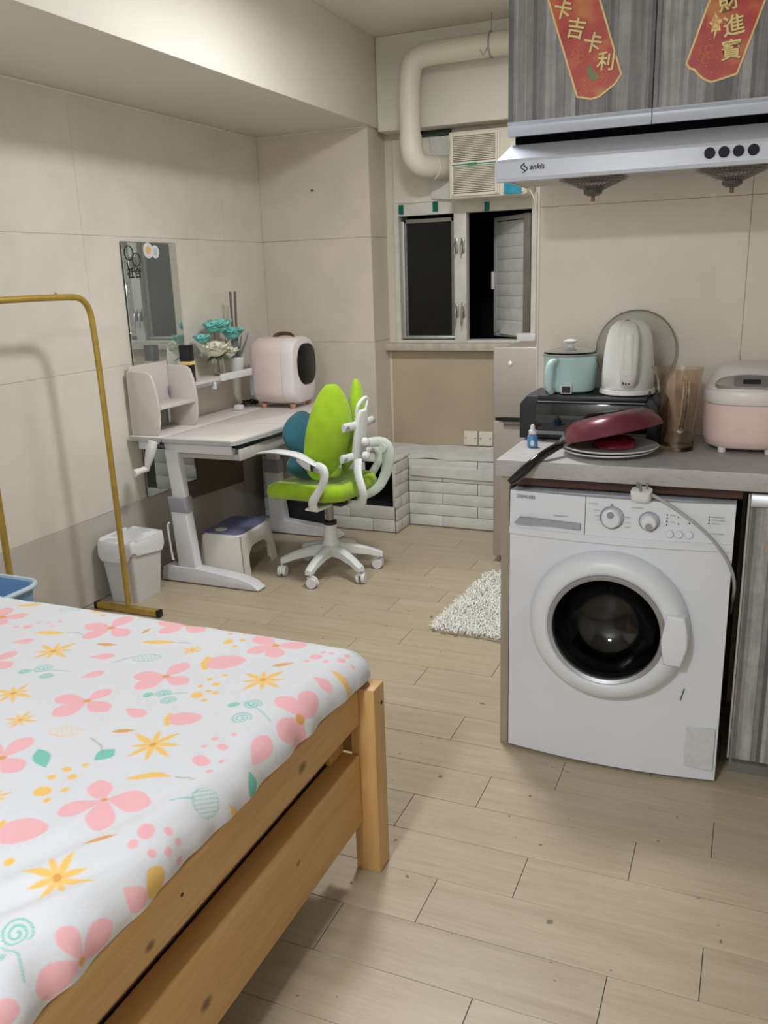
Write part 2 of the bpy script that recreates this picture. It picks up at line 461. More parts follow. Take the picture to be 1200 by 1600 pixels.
# kitchen wall (partition end at x = -0.65)
kw = tiled('wall_kitchen', 'y', YK+.006, .11, -.65, XR, [0, .945, 1.588, 2.19, ZC], [-.65, -.04, .57, XR], M['wall_kitchen'], None, sgn=-1)
make('corner_trim', MB().box((-.656, 2.801, 0), (-.6502, 2.918, ZC), .001, 1), M['wall_kitchen'], kw)
struct('wall_right', MB().box((XR, YF, 0), (XR+.1, YW+.1, ZC)), M['wall_tile'])
struct('wall_front', MB().box((XL, YF-.1, 0), (XR, YF, ZC)), M['paint'])
struct('wall_nook', MB().box((-.50, 2.92, 0), (-.42, YW, ZC)), M['wall_tan'])
# window wall, built round the opening
WX0, WX1, WZ0, WZ1 = -1.936, -1.138, 1.022, 1.722
b = MB()
b.box((-2.006, YW, 0), (-.42, YW+.16, .975)).box((-2.006, YW, .975), (WX0, YW+.16, ZC)).box((WX1, YW, .975), (-.42, YW+.16, ZC))
b.box((WX0, YW, 2.12), (WX1, YW+.16, ZC)).box((WX0, YW+.02, .975), (WX1, YW+.16, WZ0))
wb = struct('wall_back', b, M['wall_tan'])
make('wall_panel', MB().box((-1.995, YW-.012, .395), (-.52, YW-.001, .968), .001, 1), M['wall_panel'], wb)
make('wall_panel_joint_cover', MB().box((-2.0, YW-.014, .39), (-1.985, YW-.002, .972), .002, 1), M['wall_tan'], wb)
# beams
struct('trim_1', MB().box((XL, YF, 2.172), (-1.98, YW, ZC), .004, 2), M['beam_paint'])
make_tr = struct('trim_2', MB().box((-1.979, 4.64, 2.150), (-.5, YW+.1, ZC), .006, 2), M['beam_paint'])
struct('trim_3', MB().box((-2.0, YW-.075, .972), (-.52, YW+.02, 1.014), .004, 2), mat('sill_paint', (186, 178, 166), .6, var=.08, vs=20))
# thin grout lines in the wall corner under the beam
struct('trim_4', MB().tube([(XL+.004, YF, 2.168), (XL+.004, 4.546, 2.168), (-2.0, 4.546, 2.168)], .005, 6), M['beam_paint'])
# cover strip with peeling plaster at the beam's foot
# ------------------------------------------------------------------ window
FM = M['white_metal']
win = struct('window_1', MB(), FM) if False else None
b = MB()
b.box((WX0-.012, 4.765, WZ0-.012), (WX0+.014, 4.82, WZ1+.06)).box((WX1-.014, 4.765, WZ0-.012), (WX1+.014, 4.82, WZ1+.06))
b.box((WX0-.010, 4.766, WZ0-.011), (WX1+.012, 4.82, WZ0+.006)).box((WX0-.010, 4.7635, WZ1-.004), (WX1+.012, 4.82, WZ1+.075))
b.box((-1.590, 4.760, WZ0-.01), (-1.518, 4.82, WZ1+.02), .003)
win = struct('window_1', b, M['foam'] if False else mat('window_frame_paint', (204, 203, 196), .45, var=.04, vs=15))
# closed left sash
sash = make('window_sash', MB().box((-1.915, 4.80, 1.030), (-1.888, 4.83, 1.700), .003).box((-1.62, 4.80, 1.030), (-1.592, 4.83, 1.700), .003)
     .box((-1.915, 4.80, 1.030), (-1.592, 4.83, 1.052), .003).box((-1.915, 4.80, 1.678), (-1.592, 4.83, 1.700), .003), mat('grey_sash', (120, 118, 112), .45, var=.1, vs=20), win)
make('sash_edge_strip', MB().box((-1.921, 4.785, 1.035), (-1.898, 4.80, 1.690), .002), M['alu'], sash)
make('sash_edge_strip', MB().box((-1.90, 4.786, 1.034), (-1.60, 4.799, 1.050), .002), M['alu'], sash)
make('window_pane', MB().box((-1.888, 4.813, 1.052), (-1.62, 4.819, 1.678)), M['glass_black'], win)
# dark board added outside so that the opening stays night-black
lw = struct('night_backdrop', MB().box((-2.6, 5.9, 0), (-.4, 6.0, 2.6)), mat('night_black', (16, 16, 17), .9, var=.2))
# open right sash, hinged at the right and swung outwards
hx, hy, th = -1.155, 4.83, math.radians(139.5)
SM = Matrix.Translation((hx, hy, 0)) @ Matrix.Rotation(th, 4, 'Z')
sw = .372
b = MB()
for bx in (((0, -.013, 1.03), (.026, .013, 1.70)), ((sw-.026, -.013, 1.03), (sw, .013, 1.70)), ((0, -.013, 1.03), (sw, .013, 1.054)), ((0, -.013, 1.676), (sw, .013, 1.70))):
    b.box(bx[0], bx[1], .002, 1, M=SM)
os_ = make('open_sash', b, mat('pale_sash', (178, 178, 176), .45, var=.06), win)
make('sash_pane', MB().box((.026, -.004, 1.054), (sw-.026, .002, 1.676), M=SM), M['glass_black'], os_)
zz = 1.056
for i in range(9):
    z1 = zz + .0685
    make('foam_brick', MB().box((.024, .003, zz), (sw-.030, .0115, z1-.0006), .003, 2, M=SM), M['foam'], os_)
    zz = z1
make('window_handle', MB().box((sw-.010, .013, 1.30), (sw+.008, .028, 1.40), .004, 2, M=SM), M['white_plastic'], os_)
# loose corner of the foam sheet
make('loose_foam_flap', MB().prism([(.03, 1.035), (.30, 1.045), (.26, 1.105), (.03, 1.11)], 'xz', .013, .022, .002, 1, M=SM), M['foam'], os_)
make('sash_stop_channel', MB().box((-1.205, 4.80, 1.03), (-1.165, 4.835, 1.70), .002), mat('taupe_channel', (112, 104, 92), .6, var=.1), win)
for hxx in (-1.574, -1.536):
    for hz, s_ in ((1.545, 1), (1.195, -1)):
        h = make('window_handle', MB().box((hxx-.010, 4.748, hz-.04), (hxx+.010, 4.760, hz+.04), .003, 2), M['steel'], win)
        make('handle_lever', MB().tube([(hxx, 4.748, hz+.02), (hxx-.002, 4.732, hz+.0), (hxx-.004, 4.728, hz-.05*(1 if s_ > 0 else 1.7))], [.007, .007, .005], 8, 1), M['steel'], h)

# ------------------------------------------------------------------ boards, tape, air conditioner and duct above the window
bw = MB().box((-1.942, 4.755, 1.785), (-1.668, 4.777, 2.118), .003)
fb = solo('foam_board', bw, mat('cream_board', (216, 212, 200), .7, var=.04, vs=9), 'large cream board closing the window top behind the duct elbow', 'board', (-1.8, 4.766, 1.785))
b2 = MB().prism([(-1.712, 1.80), (-1.598, 1.786), (-1.594, 2.115), (-1.716, 2.108), (-1.700, 2.0), (-1.706, 1.9)], 'xz', 4.733, 4.753, .003)
solo('foam_board', b2, M['foam'], 'narrow folded white foam board between duct elbow and air conditioner', 'board', (-1.65, 4.743, 1.786))
solo('gap_shade_strip', MB().box((-1.80, 4.748, 2.118), (-1.60, 4.778, 2.148), .003), mat('dark_gap_shade', (42, 58, 52), .6, var=.2), 'dark strip painted for the shaded gap above the boards under the beam', 'strip', (-1.7, 4.763, 2.118))  # dark strip stands in for the shade in the open gap
for tx, tz, sz, lb in ((-1.902, 1.752, .032, 'teal tape piece nearest the left end of the window top'), (-1.697, 1.758, .034, 'teal tape piece under the folded board'), (-1.40, 1.741, .03, 'crumpled teal tape piece under the air conditioner')):
    t = MB()
    t.sheet(lambda u, v, tx=tx, tz=tz, sz=sz: (tx-sz*.45+u*sz*.95, 4.7605-.0012*abs(math.sin(u*5+tx)), tz-sz*.80+v*sz*1.6+.001*math.sin(u*7)), 6, 8)
    r_ = bmesh.ops.solidify(t.bm, geom=t.bm.faces, thickness=.0008)
    o = solo('tape_piece', t, M['teal_tape'], lb, 'tape', (tx, 4.7635, tz), group='teal tape pieces along the window top')
AC = thing('air_conditioner', 'cream window air conditioner with two louvre banks and a blue sticker', 'air conditioner', (-1.353, 4.75, 1.777))
make('casing', MB().box((-1.562, 4.60, 1.777), (-1.140, 4.96, 2.108), .012, 3), M['ivory'], AC)
make('front_grille_frame', MB().box((-1.545, 4.590, 1.788), (-1.282, 4.604, 2.098), .005), M['ivory'], AC)
make('control_panel', MB().box((-1.270, 4.592, 1.790), (-1.150, 4.604, 2.096), .005), M['ivory'], AC)
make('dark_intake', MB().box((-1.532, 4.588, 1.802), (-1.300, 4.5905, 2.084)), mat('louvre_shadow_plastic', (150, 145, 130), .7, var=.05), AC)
b = MB()
for i in range(33):
    z = 1.806 + i * .0086
    if 1.930 < z < 1.954: continue
    b.box((-1.530, 4.580, z), (-1.302, 4.5885, z+.0044), .001, 1)
b.box((-1.538, 4.578, 1.796), (-1.530, 4.5895, 2.09)).box((-1.302, 4.578, 1.796), (-1.292, 4.5895, 2.09))
make('louvres', b, M['ivory'], AC, kind='stuff')
make('middle_bar', MB().box((-1.534, 4.577, 1.934), (-1.298, 4.5885, 1.955), .002), M['ivory'], AC)
make('teal_stripe', MB().box((-1.534, 4.5755, 1.939), (-1.298, 4.5768, 1.945)).box((-1.45, 4.5745, 1.936), (-1.40, 4.5755, 1.948)), M['teal_tape'], AC)
make('sticker', MB().box((-1.258, 4.5885, 1.783), (-1.165, 4.5915, 1.850), .001, 1), mat('blue_sticker', (24, 138, 168), .4, var=.12, vs=30), AC)
for kz in (2.02, 1.93):
    make('knob', MB().cyl((-1.21, 4.592, kz), (-1.21, 4.575, kz), .017, .015, 20), M['white_plastic'], AC)
make('brand_badge', MB().box((-1.557, 4.587, 2.02), (-1.551, 4.5915, 2.065), .001, 1), M['chrome'], AC)
DU = thing('exhaust_duct', 'fat cream exhaust duct bending down from under the ceiling into the board', 'duct', (-1.73, 4.5, 2.0))
dr = .055
make('duct_pipe', MB().tube([(-.53, 4.50, 2.470), (-1.55, 4.50, 2.470), (-1.70, 4.50, 2.462), (-1.735, 4.50, 2.39), (-1.738, 4.50, 2.20), (-1.735, 4.50, 2.085)], dr, 28, 3), M['pipe'], DU)
make('duct_elbow', MB().tube([(-1.735, 4.50, 2.095), (-1.732, 4.50, 2.01), (-1.705, 4.53, 1.95), (-1.66, 4.60, 1.945), (-1.61, 4.70, 1.95)], .0585, 28, 3), M['pipe'], DU)
make('duct_sleeve', MB().tube([(-1.655, 4.608, 1.945), (-1.60, 4.732, 1.952)], .061, 28), M['pipe'], DU)
make('duct_clamp', MB().tube([(-1.30+.0, 4.50+.058*math.cos(a), 2.47+.058*math.sin(a)) for a in [i*2*PI/28 for i in range(28)]], .0035, 6, closed=True), M['grey_plastic'], DU)
make('hanger_wire', MB().tube([(-1.30, 4.50, 2.528), (-1.302, 4.51, 2.614)], .0025, 6), M['grey_plastic'], DU)
make('hanger_clip', MB().tube([(-1.34, 4.445, 2.44), (-1.325, 4.44, 2.41), (-1.305, 4.445, 2.445)], .0025, 6), M['grey_plastic'], DU)
solo('white_box', MB().box((-1.215, 4.712, 1.0145), (-1.112, 4.765, 1.068), .004), M['white_plastic'], 'small white box on the window sill beside the wall end', 'box', (-1.16, 4.74, 1.0145))
# drain hose of the air conditioner
solo('drain_hose', MB().tube([(-1.13, 4.62, 1.80), (-1.105, 4.615, 1.76), (-1.10, 4.64, 1.70), (-1.09, 4.70, 1.64), (-1.075, 4.772, 1.60), (-1.072, 4.772, 1.2)], .004, 7, 2), M['ivory'], 'thin pale cord hanging from the air conditioner corner', 'cord', (-1.1, 4.65, 1.7))

# sockets
for sx, lb in ((-1.497, 'ivory double-hole blank socket plate, the left of the low pair'), (-1.405, 'ivory socket plate touching the fridge side of the low pair')):
    sk = thing('socket_plate', lb, 'socket', (sx, YW-.012, .462), group='socket plates low on the wall under the window')
    make('plate', MB().box((sx-.041, YW-.024, .421), (sx+.041, YW-.0125, .505), .004, 2), M['ivory'], sk)
    for q in (-.03, .03):
        make('screw', MB().cyl((sx+q, YW-.0265, .463), (sx+q, YW-.0235, .463), .004, n=10), M['steel'], sk)
make('wall_screw_cap', MB().cyl((XL+.25, 4.545, 1.60), (XL+.25, 4.551, 1.60), .001, n=8), M['ink'], pier) if False else None
solo('nail', MB().cyl((-2.345, 4.530, 1.868), (-2.345, 4.552, 1.868), .004, n=8), M['ink'], 'small dark nail in the tiled pier', 'nail', (-2.345, 4.54, 1.868))

# ------------------------------------------------------------------ ledge wrapped in white foam bricks
bench = thing('storage_ledge', 'low boxed ledge under the window wrapped in white foam bricks', 'ledge', (-1.75, 4.6, 0))
BR = mat('foam_brick_sheet', (216, 216, 212), .65, var=.04, vs=10, bump=.6, bs=50, bd=.003)
make('ledge_core', MB().box((-1.99, 4.455, 0), (-.55, 4.764, .392)), mat('ledge_gap', (136, 134, 130), .9, var=.2), bench)
def bricks(x0, x1, z0, z1, rows, cols, plane_at, axis='y', th=.012, par=bench, skip=None):
    hz = (z1 - z0) / rows
    for r in range(rows):
        n = cols; wd = (x1 - x0) / n; sh = 0 if r % 2 else wd * .5
        xs = sorted(set([x0, x1] + [x0 + sh + wd*i for i in range(n+1) if x0 + .02 < x0 + sh + wd*i < x1 - .02]))
        for a, c in zip(xs[:-1], xs[1:]):
            if skip and skip((a+c)/2, z0 + hz*(r+.5)): continue
            t_ = th + rnd.uniform(-.0015, .0015)
            A = (a+.0012, z0+hz*r+.0012); C = (c-.0012, z0+hz*(r+1)-.0012)
            if axis == 'y': q = MB().box((A[0], plane_at-t_, A[1]), (C[0], plane_at, C[1]), .0035, 2)
            else: q = MB().box((plane_at, A[0], A[1]), (plane_at+t_, C[0], C[1]), .0035, 2)
            make('foam_brick', q, BR, par)
bricks(-1.7685, -.95, .004, .395, 6, 2, 4.455)
make('foam_top', MB().slab(lambda u, v: (-1.995+u*1.445, 4.44+v*.325, .412+.003*math.sin(u*31)+.002*math.sin(v*9+u*14)-.006*(v < .02)*(.5+.5*math.sin(u*45))), 60, 8, .012), BR, bench)
make('foam_overlap_strip', MB().prism([(-1.752, .296), (-.95, .284), (-.95, .352), (-1.752, .350)], 'xz', 4.436, 4.4425, .001, 1), BR, bench)
# projecting box at the left with a dark opening
bx = MB()
bx.box((-2.62, 4.268, .0), (-2.45, 4.455, .40)).box((-1.795, 4.268, 0), (-1.782, 4.455, .40)).box((-2.45, 4.40, .0), (-1.79, 4.455, .40)).box((-2.45, 4.268, .388), (-1.79, 4.455, .40)).box((-2.45, 4.268, 0), (-1.79, 4.40, .14))
make('side_box_core', bx, mat('dark_box_core', (20, 18, 18), .9, var=.2), bench)
def op(x, z): return (-1.99 < x < -1.79) and z > .155
bricks(-2.62, -1.777, .003, .152, 2, 3, 4.266)
bricks(-2.62, -1.955, .152, .404, 3, 3, 4.266)
make('foam_edge_strip', MB().box((-1.792, 4.254, .152), (-1.777, 4.268, .408), .003), BR, bench)
bricks(4.254, 4.442, .003, .404, 6, 1, -1.779, axis='x', th=.010)
make('foam_top', MB().slab(lambda u, v: (-2.64+u*.872, 4.25+v*.225, .419+.003*math.sin(u*19)+.002*math.sin(v*9+u*14)), 30, 6, .012), BR, bench)
make('torn_corner_gap', MB().box((-1.7805, 4.2525, .0), (-1.7765, 4.2545, .15)), M['ink'], bench)

# ------------------------------------------------------------------ fridge behind the wall end
FRM = mat('fridge_steel', (172, 164, 158), .42, .35, var=.03, vs=2)
fr = thing('fridge', 'silver-beige two-door fridge standing behind the wall end', 'fridge', (-.85, 4.18, 0))
make('body', MB().box((-1.120, 3.985, .03), (-.56, 4.425, 1.050), .006), FRM, fr)
d1 = make('door', MB().box((-1.127, 3.94, .728), (-.556, 3.982, 1.060), .006, 3), FRM, fr)
d2 = make('door', MB().box((-1.127, 3.94, .035), (-.556, 3.982, .712), .006, 3), FRM, fr)
make('door_gap', MB().box((-1.12, 3.955, .710), (-.56, 3.984, .730)), M['ink'], fr)
make('handle', MB().box((-1.075, 3.928, .694), (-.80, 3.945, .712), .004, 2), mat('grey_handle', (116, 112, 108), .4, .4), fr)
make('handle_recess', MB().prism([(-1.10, .7215), (-1.07, .731), (-.80, .731), (-.80, .712), (-1.07, .712)], 'xz', 3.934, 3.9405), M['black_plastic'], fr)
make('foot', MB().cyl((-1.085, 3.99, 0), (-1.085, 3.99, .035), .018, n=14), M['dark_plastic'], fr)
make('foot', MB().cyl((-.60, 3.99, 0), (-.60, 3.99, .035), .018, n=14), M['dark_plastic'], fr)
make('button_magnet', MB().ell((-1.045, 3.938, .985), (.010, .005, .012), 14, 8), M['white_plastic'], fr)

# ------------------------------------------------------------------ rug
rg = thing('fluffy_rug', 'white long-pile rug on the floor behind the counter', 'rug', (-.85, 3.38, 0), math.radians(-3))
RM = mat('rug_pile', (240, 241, 234), .95, var=.05, vs=20, sheen=.4)
make('rug_backing', MB().prism(roundrect(-.26, .30, -.36, .36, .035, 4), 'xy', 0.0005, .008), mat('rug_backing', (196, 184, 160), .9), rg, world=False)
b = MB(); rr = random.Random(3)
for i in range(11000):
    x = rr.uniform(-.262, .302); y = rr.uniform(-.362, .362)
    if max(abs(x-.02)-.25, 0)**2 + max(abs(y)-.33, 0)**2 > .0012: continue
    a = rr.uniform(0, 2*PI); L = rr.uniform(.012, .030); h = rr.uniform(.012, .024); wd = rr.uniform(.0018, .0035)
    dx, dy = math.cos(a), math.sin(a)
    p0 = (x - dy*wd, y + dx*wd, .007); p1 = (x + dy*wd, y - dx*wd, .007)
    p2 = (x + dx*L*.55 + dy*wd*.9, y + dy*L*.55 - dx*wd*.9, .007+h); p3 = (x + dx*L*.55 - dy*wd*.9, y + dy*L*.55 + dx*wd*.9, .007+h)
    p4 = (x + dx*L, y + dy*L, .007+h*.75)
    v = [b.bm.verts.new(p) for p in (p0, p1, p2, p3, p4)]
    b.bm.faces.new(v[:4]); b.bm.faces.new([v[3], v[2], v[4]])
make('pile', b, RM, rg, world=False, kind='stuff')

# ------------------------------------------------------------------ ceiling lamps (outside the picture)
for i, (lp, pw, sz, lc) in enumerate(LAMPS):
    cl = thing('ceiling_lamp', 'round flat ceiling lamp ' + ('above the bed end' if i == 0 else 'above the floor beside the desk'), 'lamp', (lp[0], lp[1], ZC), group='ceiling lamps')
    make('lamp_base', MB().lathe([(sz+.03, ZC-.001), (sz+.035, ZC-.03), (sz+.02, ZC-.06)], (lp[0], lp[1], 0), 40), M['white_metal'], cl)
    make('diffuser', MB().lathe([(sz+.018, ZC-.061), (sz+.01, ZC-.085), (sz-.02, ZC-.10), (.01, ZC-.104)], (lp[0], lp[1], 0), 40), M['lamp'], cl)
# ================================================================== BED
bed = thing('bed_frame', 'pine bed frame with side rail and lower board', 'bed', (-1.7, .6, 0))
RX = -.778
for lx in (-.772, -2.60):
    for ly in (1.612, -.36):
        make('leg', MB().box((lx-.032, ly, 0), (lx+.032, ly+.060, .488), .004, 2), M['pine_z'], bed)
b = MB().box((RX-.022, -.36, .398), (RX, 1.611, .502), .006, 3)
rail = make('side_rail', b, M['pine_y'], bed)
make('side_rail', MB().box((-2.61, -.36, .398), (-2.588, 1.611, .502), .006, 3), M['pine_y'], bed)
low = make('lower_board', MB().box((RX-.058, -.36, .135), (RX-.003, 1.611, .318), .005, 3), M['pine_y'], bed)
make('end_rail', MB().box((-2.567, 1.640, .30), (-.805, 1.662, .486), .004, 2), M['pine_x'], bed)
make('end_rail', MB().box((-2.567, -.36, .30), (-.805, -.338, .486), .004, 2), M['pine_x'], bed)
make('support_beam', MB().box((RX-.085, -.355, .32), (RX-.060, 1.611, .40), .003), M['pine_y'], bed)
for i in range(9):
    make('slat', MB().box((-2.585, -.25+i*.22, .402), (-.812, -.16+i*.22, .418), .002, 1), M['pine_x'], bed)
make('corner_block', MB().box((RX-.058, 1.54, .3185), (RX-.046, 1.611, .3975), .001, 1), M['pine_z'], bed)
make('bolt', MB().cyl((-.741, 1.652, .44), (-.7385, 1.652, .44), .005, n=12), M['ink'], bed)
for (yy, zz) in ((.93, .455), (.55, .44)):
    make('bolt_hole', MB().cyl((RX-.001, yy, zz), (RX+.0006, yy, zz), .0035, n=10), M['ink'], bed)
# drawer underneath: recessed back panel
make('under_panel', MB().box((RX-.075, -.35, .13), (RX-.062, 1.611, .318), .002, 1), M['dark_wood'], bed)

# mattress under a printed fitted sheet: fabric coordinates (u, v) run over the top and down the sides
XE, YE, ZT, RR = -.772, 1.680, .572, .06
HEM = ZT - .505
PRINTS = [["petal","p",-1.427,1.553,-1.43,1.63,0.62],["petal","p",-1.427,1.553,-1.358,1.53,0.62],["petal","p",-1.427,1.553,-1.453,1.481,0.62],["petal","p",-1.427,1.553,-1.505,1.548,0.62],["disc","o",-1.427,1.553,0.0092],["petal","p",-1.262,1.635,-1.249,1.679,0.62],["petal","p",-1.262,1.635,-1.193,1.611,0.62],["petal","p",-1.262,1.635,-1.291,1.567,0.62],["petal","p",-1.262,1.635,-1.338,1.627,0.62],["disc","o",-1.262,1.635,0.0092],["petal","p",-0.982,1.599,-1.055,1.627,0.62],["petal","p",-0.982,1.599,-0.913,1.626,0.62],["petal","p",-0.982,1.599,-0.948,1.536,0.62],["petal","p",-0.982,1.599,-1.024,1.541,0.62],["disc","o",-0.982,1.599,0.0085],["petal","p",-1.129,1.377,-1.126,1.45,0.62],["petal","p",-1.129,1.377,-1.063,1.363,0.62],["petal","p",-1.129,1.377,-1.156,1.306,0.62],["petal","p",-1.129,1.377,-1.199,1.356,0.62],["disc","o",-1.129,1.377,0.008],["petal","p",-1.216,1.228,-1.206,1.288,0.62],["petal","p",-1.216,1.228,-1.147,1.209,0.62],["petal","p",-1.216,1.228,-1.234,1.15,0.62],["petal","p",-1.216,1.228,-1.287,1.213,0.62],["disc","o",-1.216,1.228,0.0076],["petal","p",-0.939,0.956,-0.991,0.999,0.62],["petal","p",-0.939,0.956,-0.866,0.985,0.62],["petal","p",-0.939,0.956,-0.899,0.894,0.62],["petal","p",-0.939,0.956,-0.989,0.901,0.62],["disc","o",-0.939,0.956,0.0061],["petal","p",-0.773,1.349,-0.848,1.369,0.62],["petal","p",-0.773,1.349,-0.792,1.438,0.62],["petal","p",-0.773,1.349,-0.706,1.309,0.62],["petal","p",-0.773,1.349,-0.779,1.268,0.62],["disc","o",-0.773,1.349,0.011],["petal","p",-0.748,0.707,-0.807,0.707,0.62],["petal","p",-0.748,0.707,-0.757,0.776,0.62],["petal","p",-0.748,0.707,-0.758,0.635,0.62],["disc","o",-0.748,0.707,0.0071],["petal","p",-1.211,1.0,-1.215,1.073,0.62],["petal","p",-1.211,1.0,-1.144,0.975,0.62],["petal","p",-1.211,1.0,-1.211,0.95,0.62],["petal","p",-1.211,1.0,-1.284,1.017,0.62],["disc","o",-1.211,1.0,0.0067],["petal","p",-1.757,1.52,-1.699,1.551,0.62],["petal","p",-1.757,1.52,-1.717,1.476,0.62],["petal","p",-1.757,1.52,-1.8,1.577,0.62],["disc","o",-1.757,1.52,0.0097],["petal","p",-1.561,1.308,-1.552,1.368,0.62],["petal","p",-1.561,1.308,-1.497,1.295,0.62],["petal","p",-1.561,1.308,-1.613,1.29,0.62],["disc","o",-1.561,1.308,0.0086],["petal","p",-0.79,0.564,-0.764,0.606,0.62],["petal","p",-0.79,0.564,-0.752,0.579,0.62],["petal","p",-0.79,0.564,-0.829,0.57,0.62],["disc","o",-0.79,0.564,0.0042],["star","y",-1.466,1.397,0.059,8],["star","y",-1.39,1.2,0.05,8],["star","y",-1.156,1.512,0.032,8],["star","y",-0.915,1.428,0.06,8],["star","y",-1.287,1.117,0.037,8],["star","y",-0.974,1.13,0.061,8],["star","y",-0.876,0.781,0.057,8],["star","y",-0.675,1.45,0.088,5],["star","y",-1.79,1.691,0.047,6],["star","y",-1.125,0.898,0.034,8],["star","y",-0.705,1.094,0.054,6],["leaf","y",-1.787,1.599,-1.711,1.624,0.25],["leaf","y",-1.592,1.465,-1.512,1.492,0.25],["leaf","y",-1.298,1.508,-1.215,1.536,0.25],["leaf","y",-0.953,1.026,-0.875,1.057,0.25],["leaf","y",-0.808,1.529,-0.718,1.54,0.25],["leaf","y",-0.996,1.674,-0.93,1.676,0.25],["leaf","y",-0.775,0.866,-0.719,0.874,0.9],["leaf","o",-1.397,1.464,-1.344,1.478,0.3],["leaf","o",-1.083,1.143,-1.038,1.163,0.3],["leaf","o",-1.33,1.548,-1.33,1.586,0.3],["leaf","o",-0.933,1.495,-0.895,1.531,0.3],["leaf","o",-0.894,0.851,-0.853,0.885,0.3],["petal","p",-1.306,1.307,-1.277,1.354,0.55],["petal","p",-1.362,1.401,-1.309,1.427,0.55],["petal","p",-1.117,1.23,-1.059,1.215,0.55],["petal","p",-0.824,1.481,-0.768,1.48,0.55],["petal","p",-1.603,1.405,-1.557,1.429,0.55],["petal","p",-0.774,1.169,-0.796,1.25,0.55],["petal","p",-0.791,1.588,-0.776,1.588,0.55],["petal","p",-0.782,0.815,-0.736,0.834,0.75],["rose","p",-1.089,1.46,-1.005,1.503,0.55],["rose","p",-1.009,1.217,-0.948,1.25,0.55],["rose","p",-1.049,0.825,-0.971,0.862,0.55],["leaf","t",-1.211,1.674,-1.166,1.663,0.7],["leaf","t",-1.887,1.638,-1.862,1.646,0.7],["leaf","t",-0.774,1.152,-0.714,1.138,0.5],["leaf","t",-1.168,1.044,-1.106,0.998,0.4],["leaf","t",-1.033,1.094,-1.043,1.05,0.8],["disc","y",-1.099,1.578,0.0141],["disc","y",-1.07,1.561,0.0062],["disc","y",-1.12,1.619,0.0064],["disc","y",-1.12,1.651,0.0065],["disc","y",-1.09,1.636,0.0072],["disc","y",-1.071,1.596,0.0071],["disc","y",-1.013,1.327,0.0138],["disc","y",-0.986,1.313,0.0068],["disc","y",-1.001,1.35,0.0062],["disc","y",-1.03,1.363,0.007],["disc","y",-1.029,1.397,0.0071],["disc","y",-1.003,1.382,0.0085],["disc","y",-0.982,1.348,0.0076],["disc","y",-1.008,1.423,0.0065],["disc","y",-1.057,0.94,0.0147],["disc","y",-1.03,0.922,0.0078],["disc","y",-1.025,0.958,0.0079],["disc","y",-1.074,0.979,0.0076],["disc","y",-1.042,0.994,0.0093],["disc","y",-1.067,1.008,0.0077],["disc","y",-1.047,1.033,0.0065],["disc","y",-1.539,1.633,0.0124],["disc","y",-1.505,1.616,0.007],["disc","y",-1.551,1.66,0.0072],["disc","y",-1.543,1.675,0.0063],["disc","y",-1.509,1.655,0.0071],["disc","y",-0.97,0.782,0.009],["disc","p",-0.859,1.118,0.0142],["disc","p",-0.827,1.095,0.0073],["disc","p",-0.826,1.133,0.0063],["disc","p",-0.849,1.172,0.0091],["disc","p",-0.876,1.189,0.008],["disc","p",-0.879,1.157,0.0061],["disc","p",-0.851,1.215,0.005],["disc","p",-0.868,1.574,0.0134],["disc","p",-0.875,1.547,0.0074],["disc","p",-0.836,1.56,0.0073],["disc","p",-0.81,1.582,0.0101],["disc","p",-0.81,1.606,0.0085],["disc","p",-0.845,1.602,0.006],["disc","p",-0.865,1.601,0.006],["disc","p",-1.64,1.492,0.0119],["disc","p",-1.633,1.523,0.006],["disc","p",-1.607,1.529,0.006],["disc","p",-1.579,1.512,0.0059],["disc","p",-1.583,1.544,0.006],["disc","p",-1.668,1.482,0.0068],["disc","p",-0.822,0.916,0.016],["disc","p",-0.823,0.885,0.0097],["disc","p",-0.788,0.891,0.0078],["disc","p",-0.77,0.916,0.0085],["disc","p",-0.769,0.943,0.0075],["disc","p",-0.794,0.941,0.0079],["disc","p",-0.743,0.931,0.0075],["spiral","t",-0.88,1.327,0.019],["spiral","t",-0.917,1.314,0.012],["spiral","t",-0.874,1.275,0.021],["spiral","t",-1.086,1.308,0.017],["spiral","t",-1.056,1.285,0.017],["spiral","t",-1.111,1.291,0.011],["spiral","t",-1.419,1.313,0.021],["spiral","t",-1.381,1.284,0.015],["spiral","t",-1.448,1.289,0.014],["spiral","t",-1.387,1.66,0.021],["spiral","t",-0.847,0.675,0.022],["spiral","t",-0.837,0.628,0.013],["line","t",-0.9,1.329,-0.814,1.285],["line","t",-1.421,1.295,-1.349,1.324],["line","t",-1.081,1.302,-1.037,1.325],["line","t",-0.851,0.652,-0.782,0.629],["line","g",-0.871,1.059,-0.838,1.065],["line","g",-1.215,1.536,-1.183,1.543],["line","g",-0.718,1.54,-0.691,1.555],["line","g",-1.512,1.492,-1.475,1.5],["line","g",-1.039,1.07,-1.102,1.11],["line","g",-1.29,1.394,-1.264,1.43],["hatch","t",-1.645,1.605,-1.592,1.646,0.5],["hatch","t",-1.262,1.427,-1.199,1.452,0.55],["hatch","t",-0.801,1.056,-0.769,1.01,0.9],["hatch","y",-1.2,1.104,-1.132,1.122,0.5],["hatch","t",-0.832,1.644,-0.77,1.664,0.6],["line","t",-0.832,0.992,-0.802,1.02]]
def smooth_noise(x, y):
    return (np.sin(x*23.1+1.3*np.sin(y*17))+np.sin(y*29.7+1.7*np.sin(x*13+1))+np.sin((x+y)*41.3))/3
